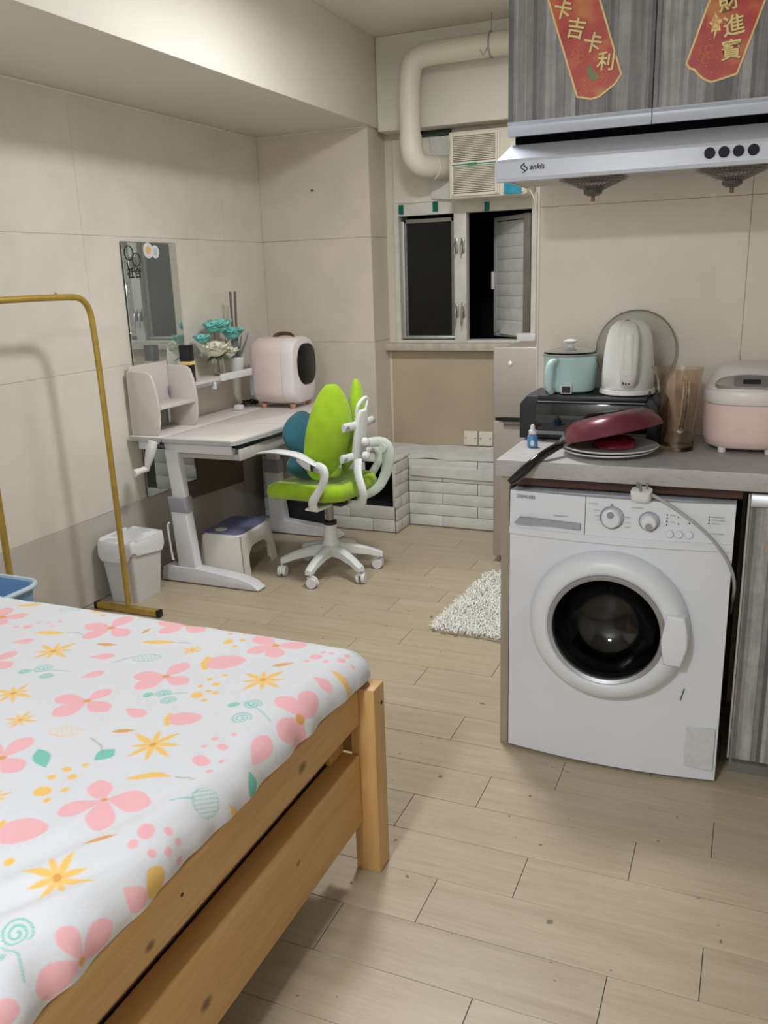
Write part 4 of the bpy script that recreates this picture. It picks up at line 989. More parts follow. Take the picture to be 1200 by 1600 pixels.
# black things under the far side of the desk
bgk = thing('storage_bag', 'black fabric storage bag under the far end of the desk', 'bag', (-2.36, 4.19, 0))
NV = mat('black_fabric', (24, 25, 34), .85, var=.25, vs=9, bump=.5, bs=20, bd=.01)
make('bag_body', MB().ell((-2.36, 4.193, .115), (.155, .055, .115), 28, 18, e=.35), NV, bgk)
make('bag_handle', MB().tube([(-2.42, 4.19, .21), (-2.41, 4.19, .25), (-2.33, 4.19, .25), (-2.32, 4.19, .21)], .007, 8, 2), NV, bgk)
sb2 = solo('black_panel', MB().box((-2.52, 4.130, .235), (-2.38, 4.25, .50), .006), M['black_plastic'], 'black upright case behind the far desk leg', 'case', (-2.45, 4.19, .235)) if False else None

# ------------------------------------------------------------------ desk chair
ch = thing('desk_chair', "lime green children's swivel chair with split backrest", 'chair', (-1.835, 3.565, 0), math.radians(-8))
CW = M['chair_white']
b = MB()
for i in range(6):
    a = math.radians(210 + 60*i + 8)
    d = Vector((math.cos(a), math.sin(a), 0)); s_ = Vector((-d.y, d.x, 0))
    hub = d*.03; R_ = []
    for t, zt, hw, hh in ((.02, .150, .030, .028), (.10, .140, .024, .022), (.18, .118, .019, .018), (.232, .096, .019, .015), (.250, .088, .016, .012)):
        c = d*t; R_.append([tuple(c + s_*hw + Vector((0, 0, zt-2*hh))), tuple(c + s_*hw + Vector((0, 0, zt-hh*.4))), tuple(c + s_*hw*.5 + Vector((0, 0, zt))), tuple(c - s_*hw*.5 + Vector((0, 0, zt))), tuple(c - s_*hw + Vector((0, 0, zt-hh*.4))), tuple(c - s_*hw + Vector((0, 0, zt-2*hh)))])
    b.rings(R_)
b.lathe([(.030, .085), (.042, .10), (.044, .15), (.034, .165), (.031, .245)], (0, 0, 0), 28)
base = make('star_base', b, CW, ch, world=False)
for i in range(6):
    a = math.radians(210 + 60*i + 8); d = Vector((math.cos(a), math.sin(a), 0)); p = d*.238
    sw_ = a + 1.2 + i*.5; e = Vector((math.cos(sw_), math.sin(sw_), 0)); f_ = Vector((-e.y, e.x, 0))
    cs = MB().cyl(tuple(p + Vector((0, 0, .05))), tuple(p + Vector((0, 0, .085))), .006, n=8)
    q = p + e*.012
    hood = []
    make_c = make('caster', cs, M['grey_plastic'], ch, world=False)
    wb_ = MB()
    for sg in (-1, 1):
        c0 = q + f_*(sg*.006) + Vector((0, 0, .0265)); c1_ = q + f_*(sg*.020) + Vector((0, 0, .0265))
        wb_.cyl(tuple(c0), tuple(c1_), .0262, .0245, 20)
    make('wheel', wb_, M['white_plastic'], make_c, world=False)
    hb_ = MB(); pts = [q + e*(.028*math.cos(t)) + Vector((0, 0, .0265+.029*math.sin(t))) for t in np.linspace(-.2, PI*.8, 8)]
    hb_.tube([tuple(x) for x in pts], .006, 6, flat=(1, 1)); make('caster_hood', hb_, M['chair_white'], make_c, world=False)
make('gas_collar', MB().lathe([(.030, .243), (.034, .247), (.034, .262), (.026, .266)], (0, 0, 0), 24), M['black_plastic'], ch, world=False)
make('gas_lift', MB().cyl((0, 0, .24), (0, 0, .39), .019, n=24), M['steel'], ch, world=False)
# seat
def seat_ring(z, f, rr=.09):
    pts = []
    for x, y in roundrect(-.235*f, .205*f, -.215*f, .215*f, rr*f, 8):
        pts.append((x-.015, y*(1.0 if x < 0 else 1.0 - .10*(x/.235)), z + (.016*(y/.2)**2 + .012*(x/.2)**2*(x > 0)) - (.012 if x < -.18*f else 0)))
    return pts
make('seat', MB().rings([seat_ring(.385, .84), seat_ring(.392, .94), seat_ring(.410, .995), seat_ring(.432, 1.0), seat_ring(.452, .97), seat_ring(.463, .90), seat_ring(.464, .70), seat_ring(.460, .35), seat_ring(.459, .08)]), M['green'], ch, world=False, ang=80)
make('seat_plate', MB().box((-.12, -.10, .368), (.14, .10, .386), .006), M['black_plastic'], ch, world=False)
# backrest lobes
def lobe(sy):
    b = MB(); R_ = []; n = 26
    for i in range(19):
        t = (1-math.cos(PI*i/18))/2; z = .492 + .445*t
        wv = .108*(math.sin(PI*(.012+.976*t**.92)))**.50*(1.0 - .10*t)
        th_ = .050*(math.sin(PI*(.012+.976*t)))**.5
        xc = .062 + .085*t + .03*math.sin(PI*t)
        yc = sy*(.103 + .004*math.sin(PI*t))
        ring = []
        for j in range(n):
            a = 2*PI*j/n; ca_, sa_ = math.cos(a), math.sin(a)
            v_ = wv*math.copysign(abs(ca_)**.8, ca_); h_ = th_*math.copysign(abs(sa_)**.8, sa_)
            # curved wing: outer edge sweeps forward (-x)
            wing = -.095*((v_*sy+.118)/.236)**1.6
            ring.append((xc + h_ + wing, yc + v_, z))
        R_.append(ring)
    b.rings(R_)
    lean = Matrix.Identity(4)
    return b
make('backrest', lobe(-1), M['green'], ch, world=False, ang=80)
make('backrest', lobe(1), M['green'], ch, world=False, ang=80)
# back bracket
bk = make('back_bracket', MB().prism([(-.048, .60), (-.042, .78), (-.030, .815), (.030, .815), (.042, .78), (.048, .60), (.036, .575), (-.036, .575)], 'yz', .182, .206, .008, 3, M=rot((.194, 0, .70), 'Y', 8)), CW, ch, world=False)
for z_, x_ in ((.745, .196), (.600, .178)):
    for sy in (-1, 1):
        make('clamp_arm', MB().tube([(x_, sy*.02, z_), (x_-.005, sy*.06, z_), (x_-.012, sy*.122, z_)], [.017, .017, .018], 12, 1, flat=(1.1, .6), up=(0, 0, 1)), CW, bk, world=False)
        make('clamp_cap', MB().cyl((x_+.004, sy*.112, z_), (x_+.012, sy*.112, z_), .009, n=12), M['grey_plastic'], bk, world=False)
make('carry_handle', MB().tube([(.198, -.034, .79), (.208, -.034, .835), (.216, -.005, .862), (.212, .045, .868), (.214, .032, .83), (.210, .020, .80)], .0085, 10, 2, flat=(1, .8)), CW, bk, world=False)
for z_ in (.665, .600):
    make('knob', MB().lathe([(.020, 0), (.021, .006), (.017, .022), (.010, .026)], (.212, 0, z_), 18, 'x'), M['white_plastic'], bk, world=False)
make('support_arm', MB().tube([(.198, -.035, .585), (.215, -.07, .53), (.255, -.095, .47), (.255, -.085, .42), (.215, -.06, .376), (.12, -.03, .372)], [.019, .018, .017, .017, .016, .014], 12, 2, flat=(.6, 1.25), up=(0, 1, 0)), CW, ch, world=False)
MN = mat('mint_grey_plastic', (202, 212, 204), .4, var=.02)
sa2 = make('support_arm', MB().tube([(.212, .02, .655), (.265, .05, .662), (.300, .065, .64), (.300, .07, .58), (.280, .075, .50), (.235, .06, .42), (.12, .04, .372)], [.016, .019, .026, .025, .020, .016, .014], 14, 2, flat=(.6, 1.3), up=(0, 1, 0)), MN, ch, world=False)
make('pivot_disc', MB().lathe([(.020, 0), (.020, .008), (.014, .010), (.014, .006)], (.285, .040, .632), 20, 'y', M=None), MN, sa2, world=False)
# armrests
for sy in (-1, 1):
    yy = sy*.235
    ar = make('armrest', MB().tube([(.115, yy, .590), (.055, yy, .615), (.0, yy, .634), (-.12, yy, .640), (-.225, yy*1.0, .622)], [.016, .020, .026, .024, .009], 12, 2, flat=(.42, 1.25), up=(0, 0, 1)), CW, ch, world=False)
    make('armrest_post', MB().tube([(.01, yy, .618), (.06, yy, .582), (.120, yy, .585), (.150, yy, .570), (.145, yy, .52), (.112, yy, .47), (.070, yy, .415), (.072, yy*.94, .378)], [.020, .022, .026, .024, .020, .019, .023, .024], 12, 2, flat=(1.0, .62), up=(1, 0, 0)), CW, ar, world=False)
    make('armrest_bolt', MB().cyl((.118, yy - sy*-.015, .575), (.118, yy + sy*.020, .575), .010, n=14), M['grey_plastic'], ar, world=False)
    make('under_arm', MB().box((.02, min(yy*.95, sy*.09), .368), (.09, max(yy*.95, sy*.09), .380), .004), CW, ar, world=False)
cu = thing('cushion', 'dark teal leaf-shaped lumbar cushion on the green chair', 'cushion', (-1.905, 3.590, .47), math.radians(-8))
def leafc(c, L, W_, T_, ang, axis='Y', n=24, e=1.35):
    b = MB(); R_ = []
    for i in range(15):
        t = (1-math.cos(PI*i/14))/2; h = -L/2 + L*t; w_ = W_*max(.04, math.sin(PI*(.03+.94*t)))**.7; th_ = T_*max(.05, math.sin(PI*(.03+.94*t)))**.55
        R_.append([(th_*math.copysign(abs(math.sin(a))**e, math.sin(a)), w_*math.copysign(abs(math.cos(a))**.9, math.cos(a)), h) for a in [2*PI*j/n for j in range(n)]])
    b.rings(R_, M=Matrix.Translation(c) @ Euler((math.radians(ang[0]), math.radians(ang[1]), math.radians(ang[2]))).to_matrix().to_4x4())
    return b
make('upper_lobe', leafc((-.050, -.02, .195), .25, .125, .062, (-16, -20, -12)), M['teal_fabric'], cu, world=False, ang=80)
make('lower_lobe', leafc((-.035, -.02, .072), .16, .14, .058, (0, 4, -8)), M['teal_fabric'], cu, world=False, ang=80)
make('piping', MB().tube([(-.105, -.02+.0*t, .225) for t in (0, 1)], .003, 6), M['teal_fabric'], cu, world=False) if False else None
# ================================================================== KITCHEN
wt = solo('worktop', MB().box((-.645, 2.282, .845), (1.29, 2.794, .893), .003, 2), M['counter'], 'grey stone-look kitchen worktop above the washing machine', 'worktop', (.3, 2.54, .845))
ep = solo('end_panel', MB().box((-.634, 2.300, 0), (-.609, 2.79, .844), .001, 1), M['side_panel'], 'taupe end panel of the kitchen run left of the washing machine', 'panel', (-.62, 2.5, 0))
nb = thing('washer_niche', 'dark brown niche lining around the washing machine', 'niche', (-.3, 2.76, 0))
make('back_lining', MB().box((-.607, 2.765, .0), (.0, 2.79, .843)), M['dark_wood'], nb)
make('top_rail', MB().box((-.607, 2.32, .815), (.0, 2.75, .843), .001, 1), M['dark_wood'], nb)
ca_ = thing('base_cabinet', 'grey striped base cabinet right of the washing machine', 'cabinet', (.4, 2.55, 0))
make('carcass', MB().box((.012, 2.325, .075), (1.28, 2.79, .842), .001, 1), M['dark_wood'], ca_)
make('door', MB().box((.019, 2.302, .080), (.43, 2.322, .800), .001, 1), M['stripes'], ca_)
make('door', MB().box((.434, 2.302, .080), (.85, 2.322, .800), .001, 1), M['stripes'], ca_)
make('door', MB().box((.854, 2.302, .080), (1.27, 2.322, .800), .001, 1), M['stripes'], ca_)
make('edge_strip', MB().box((.0125, 2.300, .080), (.0185, 2.3225, .835), .001, 1), M['alu'], ca_)
make('handle_channel', MB().prism([(2.300, .802), (2.300, .828), (2.306, .836), (2.322, .836), (2.322, .802)], 'yz', .019, 1.27, .002), M['alu'], ca_)
make('kickboard', MB().box((.02, 2.37, .001), (1.28, 2.39, .074)), mat('grey_kickboard', (120, 116, 114), .7, var=.1), ca_)
make('tape_mark', MB().box((.062, 2.3005, .685), (.12, 2.3018, .706)), mat('yellowed_tape', (176, 158, 120), .6), ca_)

# ------------------------------------------------------------------ washing machine
wm = thing('washing_machine', 'white front-loading washing machine under the worktop', 'washing machine', (-.308, 2.5, 0))
WE = mat('washer_enamel', (222, 225, 233), .3, var=.008, coat=.1); WP = mat('washer_plastic', (222, 225, 232), .36, var=.01)
cb_ = MB()
for q in (((-.603, 2.305, .018), (-.598, 2.74, .806)), ((-.019, 2.305, .018), (-.014, 2.74, .806)), ((-.5978, 2.305, .801), (-.0192, 2.74, .8055)), ((-.5978, 2.305, .0185), (-.0192, 2.74, .026)), ((-.5978, 2.730, .0262), (-.0192, 2.7395, .8008))):
    cb_.box(q[0], q[1], .001, 1)
make('cabinet', cb_, WE, wm)
def bow(x): t = (x + .3085)/.2945; return 2.283 - .026*(1 - t*t)
def bowed(x0, x1, z0, z1, depth=.024, out=0.0, n=18, top=0.0):
    b = MB(); R_ = []
    for i in range(n+1):
        x = x0 + (x1-x0)*i/n; y = bow(x) - out
        R_.append([(x, y+top, z1), (x, y, z0), (x, y+depth, z0), (x, y+depth, z1)])
    return b.rings(R_)
dcx, dcz = -.318, .450
px0, px1, pz0, pz1 = -.603, -.014, .012, .683
angs = sorted([2*PI*i/90 for i in range(90)] + [math.atan2(zc-dcz, xc-dcx) % (2*PI) for xc in (px0, px1) for zc in (pz0, pz1)])
def edge_pt(a):
    c_, s_ = math.cos(a), math.sin(a)
    t = min(((px1 if c_ > 0 else px0)-dcx)/c_ if abs(c_) > 1e-6 else 9, ((pz1 if s_ > 0 else pz0)-dcz)/s_ if abs(s_) > 1e-6 else 9)
    return dcx+c_*t, dcz+s_*t
rows = []
for t, dy_ in [(1, 0), (.75, 0), (.5, 0), (.25, 0), (0, 0), (0, .022), (1, .022)]:
    row = []
    for a in angs:
        ex, ez = edge_pt(a); ix, iz = dcx+.152*math.cos(a), dcz+.152*math.sin(a)
        x, z = ix+(ex-ix)*t, iz+(ez-iz)*t
        row.append((x, bow(x)+dy_, z))
    rows.append(row)
make('front_panel', MB().rings(rows, False, closed=True), WE, wm, ang=25)
cpn = make('control_panel', bowed(-.388, -.014, .686, .808, .026, .003, top=.006), WP, wm, ang=25)
dw = make('detergent_drawer', bowed(-.603, -.390, .686, .808, .026, .003, top=.006), WP, wm, ang=25)
# moulded lip along the panel foot
make('panel_lip', bowed(-.603, -.014, .684, .704, .010, .007), WP, wm, ang=25)
make('drawer_grip', MB().prism([(-.585, .722), (-.570, .738), (-.400, .734), (-.400, .716), (-.48, .722)], 'xz', 2.250, 2.2685, .001, 1, M=None), mat('grip_shadow_grey', (164, 164, 172), .5, var=.03), dw)
def ring_x(cx, cz, prof, n=56, sx=1.0):
    R_ = []
    for r, y in prof: R_.append([(cx + sx*r*math.cos(2*PI*i/n), y, cz + r*math.sin(2*PI*i/n)) for i in range(n)])
    return R_
dcx, dcz = -.318, .450
door = make('door_ring', MB().rings(ring_x(dcx, dcz, [(.155, 2.262), (.216, 2.262), (.2155, 2.246), (.208, 2.226), (.192, 2.212), (.170, 2.206), (.160, 2.209), (.155, 2.222)]), False, closed=True), WP, wm, ang=60)
make('door_trim', MB().rings(ring_x(dcx, dcz, [(.155, 2.255), (.1585, 2.212), (.154, 2.205), (.145, 2.209), (.1435, 2.250)]), False, closed=True), mat('silver_trim', (178, 180, 184), .3, .6), door, ang=60)
make('door_bowl', MB().rings(ring_x(dcx, dcz, [(.1440, 2.224), (.140, 2.240), (.133, 2.262), (.118, 2.292), (.094, 2.318), (.062, 2.334), (.030, 2.341), (.002, 2.343)])+ring_x(dcx, dcz, [(.002, 2.338), (.029, 2.336), (.060, 2.329), (.090, 2.313), (.113, 2.288), (.128, 2.259), (.136, 2.236), (.1440, 2.218)]), False), M['door_glass'], door, ang=60)
DRM = mat('drum_steel', (58, 60, 64), .3, .9, var=.1, vs=30)
drum = make('drum', MB().rings(ring_x(dcx, dcz, [(.150, 2.30), (.205, 2.33), (.215, 2.36), (.215, 2.62), (.20, 2.65), (.06, 2.66), (.002, 2.64)]), False), DRM, wm, ang=60)
make('door_seal', MB().rings(ring_x(dcx, dcz, [(.150, 2.262), (.153, 2.29), (.148, 2.305), (.138, 2.30), (.142, 2.262)]), False), mat('rubber_seal', (52, 52, 55), .6), wm, ang=60)
for i in range(3):
    a = math.radians(100+120*i)
    make('drum_rib', MB().tube([(dcx+.20*math.cos(a), 2.36, dcz+.20*math.sin(a)), (dcx+.185*math.cos(a), 2.48, dcz+.185*math.sin(a)), (dcx+.20*math.cos(a), 2.62, dcz+.20*math.sin(a))], [.018, .026, .018], 10, 2), DRM, wm)
make('drum_hub', MB().lathe([(.05, 2.638), (.042, 2.615), (.02, 2.606), (.001, 2.605)], (dcx, 0, dcz), 28, 'y'), DRM, wm)
for i in range(3):
    a = math.radians(40+120*i)
    make('drum_back_ridge', MB().tube([(dcx+.04*math.cos(a), 2.63, dcz+.04*math.sin(a)), (dcx+.12*math.cos(a+.25), 2.628, dcz+.12*math.sin(a+.25)), (dcx+.19*math.cos(a+.35), 2.64, dcz+.19*math.sin(a+.35))], [.014, .018, .012], 8, 2), DRM, wm)
hd = make('door_handle', MB().prism([(-.164, .378), (-.172, .445), (-.160, .520), (-.115, .516), (-.105, .470), (-.104, .43), (-.118, .376)], 'xz', 2.199, 2.228, .006, 3), WP, door, ang=50)
for kx, kz, r_ in ((-.318, .757, .0265), (-.222, .754, .0215)):
    yb = bow(kx) - .003 + .003
    kb = make('dial', MB().lathe([(r_, yb), (r_*.97, yb-.014), (r_*.82, yb-.020), (.002, yb-.021)], (kx, 0, kz), 32, 'y'), WP, cpn)
    make('dial_bezel', MB().tube([(kx+(r_+.004)*math.cos(a), yb-.001, kz+(r_+.004)*math.sin(a)) for a in np.linspace(0, 2*PI, 33)[:-1]], .0016, 6, closed=True), M['grey_plastic'], kb)
    a = math.radians(95) if kx < -.3 else math.radians(-80)
    make('dial_mark', MB().lathe([(.0095, yb-.0205), (.0095, yb-.0222), (.001, yb-.0225)], (kx+r_*.45*math.cos(a), 0, kz+r_*.45*math.sin(a)), 18, 'y'), M['grey_plastic'], kb)
    make('dial_bezel', MB().prism([(kx-.004, kz+r_+.006), (kx+.003, kz+r_+.006), (kx-.001, kz+r_+.014)], 'xz', yb-.002, yb-.0005), M['grey_plastic'], kb) if kx < -.3 else None
for bx0 in (-.170, -.147, -.122):
    yb = bow(bx0) - .003 + .004
    make('button', MB().lathe([(.0108, yb), (.0105, yb-.006), (.009, yb-.008), (.001, yb-.0085)], (bx0, 0, .7245), 22, 'y'), WP, cpn)
b = MB()
for (qx, qz) in ((-.178, .775), (-.178, .766), (-.178, .757), (-.178, .748), (-.150, .770), (-.149, .752), (-.123, .755), (-.076, .775), (-.076, .766), (-.076, .757), (-.076, .730)):
    y_ = bow(qx) - .003 + .0025; b.box((qx-.0014, y_-.0025, qz-.0016), (qx+.0014, y_, qz+.0016))
make('indicator_marks', b, M['ink'], cpn, kind='stuff')
lt = mat('pale_print', (176, 178, 184), .5)
b = MB()
for (qx, qz, L) in ((-.380, .793, .025), (-.270, .790, .030), (-.365, .775, .014), (-.362, .76, .014), (-.284, .762, .014), (-.284, .748, .014), (-.36, .748, .012), (-.284, .735, .014), (-.070, .775, .030), (-.070, .767, .034), (-.070, .758, .022), (-.070, .731, .032), (-.170, .775, .012), (-.170, .757, .012)):
    y_ = bow(qx) - .003 + .003; b.box((qx, y_-.0030, qz-.0007), (qx+L, y_-.0018, qz+.0007))
make('fine_print', b, lt, cpn, kind='stuff')
text('lettering', 'ZANUSSI', .0135, M['grey_plastic'], dw, Matrix.Translation((-.556, bow(-.556)-.0004, .793)) @ Matrix.Rotation(math.radians(-8.5), 4, 'Z') @ Matrix.Rotation(math.radians(93), 4, 'X'), bold=.0002)
text('lettering', 'aquacycle', .008, lt, dw, face_front(-.437, bow(-.437)+.0002, .750)) if False else None
make('fine_print', MB().box((-.475, bow(-.45)-.0012, .748), (-.412, bow(-.45)-.0004, .7505)), lt, dw)
make('worn_label', MB().box((-.122, bow(-.07)-.0035, .048), (-.022, bow(-.07)-.0015+.004, .172)), mat('worn_label_grey', (206, 207, 210), .7, var=.03, vs=60), wm)
b = MB().tube([(-.445, 2.2135, .355), (-.434, 2.213, .352), (-.425, 2.2125, .344)], .0012, 5); make('scratch', b, M['ink'], door)
b = MB().tube([(-.108, 2.2665, .285), (-.112, 2.2655, .268), (-.1165, 2.2645, .250)], .0014, 5); make('scratch', b, M['ink'], wm)
for fx in (-.56, -.06):
    for fy in (2.34, 2.70): make('foot', MB().cyl((fx, fy, 0), (fx, fy, .02), .02, n=14), M['black_plastic'], wm)

# plug and its cord lying over the washing machine's top edge
pl = thing('power_plug', 'white three-pin plug resting on the washing machine with its grey cord', 'plug', (-.245, 2.27, .81))
PM_ = Matrix.Translation((-.245, 2.262, .826)) @ Euler((math.radians(14), 0, math.radians(-6))).to_matrix().to_4x4()
make('plug_body', MB().prism(roundrect(-.026, .026, -.022, .022, .011, 5), 'xy', -.012, .012, .005, 3, M=PM_), M['white_plastic'], pl)
for (qx, qy) in ((-.012, .008), (.012, .008), (0, -.010)):
    make('pin', MB().box((qx-.0032, qy-.002, .012), (qx+.0032, qy+.002, .031), .001, 1, M=PM_), M['steel'], pl)
make('cord', MB().tube([(-.222, 2.262, .826), (-.20, 2.252, .820), (-.145, 2.245, .790), (-.085, 2.248, .745), (-.038, 2.258, .690), (-.012, 2.270, .640), (-.002, 2.285, .590), (-.004, 2.33, .54), (-.006, 2.45, .45)], [.005, .0044]+[.0042]*7, 10, 3), mat('grey_cord', (168, 168, 168), .5), pl)

# ------------------------------------------------------------------ upper cabinet, banners, hood
uc = thing('wall_cabinet', 'grey striped upper kitchen cabinet above the range hood', 'cabinet', (.2, 2.62, 1.75))
make('carcass', MB().box((-.659, 2.475, 1.762), (1.28, 2.79, 2.612), .001, 1), M['stripes'], uc)
for dx in (-.661, -.2855, .09, .4655, .841):
    x1 = min(dx+.3735, 1.28)
    make('door', MB().box((dx, 2.450, 1.786), (x1, 2.472, 2.60), .0008, 1), M['stripes'], uc)
    make('handle_profile', MB().prism([(2.446, 1.786), (2.444, 1.782), (2.450, 1.776), (2.450, 1.756), (2.446, 1.749), (2.470, 1.749), (2.472, 1.786)], 'yz', dx, x1, .0008, 1), M['hood'], uc)
def banner(name, poly, label, chars, deco):
    b_ = thing(name, label, 'banner', (sum(p[0] for p in poly)/len(poly), 2.449, min(p[1] for p in poly)), group='festive banners on the upper cabinet')
    cx_ = sum(p[0] for p in poly)/len(poly); cz_ = sum(p[1] for p in poly)/len(poly)
    make('gold_border', MB().prism(poly, 'xz', 2.4470, 2.4492), M['banner_gold'], b_)
    # inner red field, inset from the border
    ins = []
    n_ = len(poly)
    area = sum(poly[i][0]*poly[(i+1) % n_][1]-poly[(i+1) % n_][0]*poly[i][1] for i in range(n_))
    sg = 1 if area > 0 else -1
    for i in range(n_):
        a, b0, c = Vector(poly[i-1]), Vector(poly[i]), Vector(poly[(i+1) % n_])
        e1 = (b0-a).normalized(); e2 = (c-b0).normalized()
        n1 = Vector((-e1.y, e1.x))*sg; n2 = Vector((-e2.y, e2.x))*sg
        bi = (n1+n2).normalized(); k_ = .0048/max(.4, bi.dot(n1)); ins.append(tuple(b0+bi*k_))
    k = N(name+'_red'); g = k.geo()
    f = k.noise(g, 16, 2, .4)
    k.l(k.ramp(f, [(.36, (176, 44, 34)), (.55, (196, 66, 46)), (.70, (206, 128, 62))]), k.b.inputs['Base Color']); k.b.inputs['Roughness'].default_value = .4
    make('red_field', MB().prism(ins, 'xz', 2.4458, 2.4470), k.m, b_)
    for (s_, x, z, sz, dg) in chars:
        text('lettering_shadow', s_, sz, mat('print_shadow', (120, 84, 40), .5) if 'print_shadow' not in bpy.data.materials else bpy.data.materials['print_shadow'], b_, face_front(x+.0014, 2.4455, z-.0014, dg), extrude=.0002, bold=.0012)
        text('lettering', s_, sz, M['banner_gold'], b_, face_front(x, 2.4448, z, dg), extrude=.0002, bold=.0007)
    b = MB(); r_ = random.Random(len(chars)*7)
    for (x, z, r0) in deco:
        for i in range(5):
            a = 2*PI*i/5 + r_.uniform(0, 1)*0 + x*9
            px, pz = x + r0*.55*math.cos(a), z + r0*.55*math.sin(a)
            b.tube([(px + r0*.42*math.cos(t), 2.4452, pz + r0*.42*math.sin(t)) for t in np.linspace(0, 2*PI, 11)[:-1]], .0009, 5, closed=True)
    make('blossom_outline', b, mat('blossom_print', (232, 150, 110), .5) if 'blossom_print' not in bpy.data.materials else bpy.data.materials['blossom_print'], b_)
    b = MB()
    k2 = 0
    while k2 < 42:
        x = r_.uniform(min(p[0] for p in ins), max(p[0] for p in ins)); z = r_.uniform(min(p[1] for p in ins), max(p[1] for p in ins))
        inside = False
        for i in range(n_):
            (xa, za), (xb, zb) = ins[i], ins[(i+1) % n_]
            if (za > z) != (zb > z) and x < (xb-xa)*(z-za)/(zb-za)+xa: inside = not inside
        if inside: b.cyl((x, 2.4450, z), (x, 2.4459, z), r_.uniform(.0008, .0017), n=7); k2 += 1
    make('gold_specks', b, bpy.data.materials['blossom_print'], b_, kind='stuff')
    return b_
def scallop(p0, p1, n_, amp):
    a, b0 = Vector(p0), Vector(p1); d = b0-a; nn = Vector((d.y, -d.x)).normalized()
    out = []
    for i in range(1, n_*3):
        t = i/(n_*3); out.append(tuple(a + d*t + nn*(amp*abs(math.sin(t*PI*n_)) )))
    return out
sd = (-.559+.477)/(2.067-1.827)
TL1 = (-.477+sd*.50, 1.827+.50); TR1 = (-.364-.335*.46, 1.871+.46)
B1 = [TL1, (-.478, 1.829), (-.440, 1.820), (-.420, 1.824), (-.398, 1.838), (-.380, 1.850), (-.364, 1.873), TR1]
bn1 = banner('banner', B1, 'red and gold good luck banner on the left cabinet door', [('卡', -.519, 2.037, .050, -16), ('吉', -.484, 1.988, .050, -14), ('卡', -.441, 1.950, .050, -14), ('利', -.405, 1.904, .046, -6), ('吉', -.555, 2.12, .05, -14)], [(-.478, 1.926, .020), (-.412, 1.872, .017), (-.458, 1.852, .022)])
make('green_leaf_print', MB().prism([(-.446, 1.905), (-.454, 1.893), (-.449, 1.876), (-.438, 1.864), (-.424, 1.866), (-.422, 1.878), (-.434, 1.886), (-.441, 1.896)], 'xz', 2.4448, 2.4456), mat('olive_print', (128, 140, 92), .5), bn1)
sd2 = .046/.136
TL2 = (-.210+.50*.335, 1.877+.50); TR2 = (-.087+.50*.325, 1.838+.50)
B2 = [TL2, (-.2125, 1.879), (-.203, 1.866), (-.192, 1.862), (-.182, 1.850), (-.168, 1.838), (-.150, 1.829), (-.134, 1.832), (-.116, 1.836), (-.090, 1.842), TR2]
bn2 = banner('banner', B2, 'red and gold fortune banner on the right cabinet door', [('財', -.121, 2.004, .050, 10), ('進', -.106, 1.948, .050, 8), ('寶', -.108, 1.895, .048, 3), ('招', -.09, 2.07, .05, 10)], [(-.150, 1.965, .018), (-.166, 1.895, .022)])
make('gold_ornament', MB().prism([(-.150, 1.985), (-.156, 1.968), (-.163, 1.962), (-.155, 1.955), (-.158, 1.94), (-.149, 1.945), (-.150, 1.925), (-.142, 1.945), (-.135, 1.942), (-.138, 1.958), (-.131, 1.965), (-.141, 1.970)], 'xz', 2.4450, 2.4456), M['banner_gold'], bn2)

hdz = thing('range_hood', 'white range hood with four black buttons under the cabinet', 'range hood', (-.2, 2.5, 1.6))
HL, HR = -.652, .09
b = MB().prism([(2.300, 1.622), (2.296, 1.630), (2.300, 1.668), (2.306, 1.676), (2.452, 1.728), (2.472, 1.730), (2.79, 1.730), (2.79, 1.66), (2.60, 1.640), (2.32, 1.640), (2.318, 1.622)], 'yz', HL, HR, .002, 2)
make('hood_shell', b, M['hood'], hdz, ang=20)
make('gap_shade_filler', MB().box((HL+.01, 2.456, 1.7305), (HR, 2.78, 1.7485)), mat('gap_shade_black', (6, 6, 9), .9, spec=.05), hdz)  # black filler box, paints the shade between hood and cabinet
make('hood_underside', MB().box((HL+.012, 2.325, 1.631), (HR-.01, 2.60, 1.6395)), M['hood_under'], hdz)
make('hood_end_lip', MB().box((HL, 2.32, 1.630), (HL+.006, 2.62, 1.66), .002), M['hood'], hdz)
for kx in (-.1335, -.102, -.0705, -.0385):
    make('button', MB().lathe([(.0122, 2.300), (.0122, 2.292), (.0105, 2.290), (.001, 2.290)], (kx, 0, 1.652), 24, 'y'), mat('navy_button', (18, 20, 32), .5, spec=.25) if 'navy_button' not in bpy.data.materials else bpy.data.materials['navy_button'], hdz)
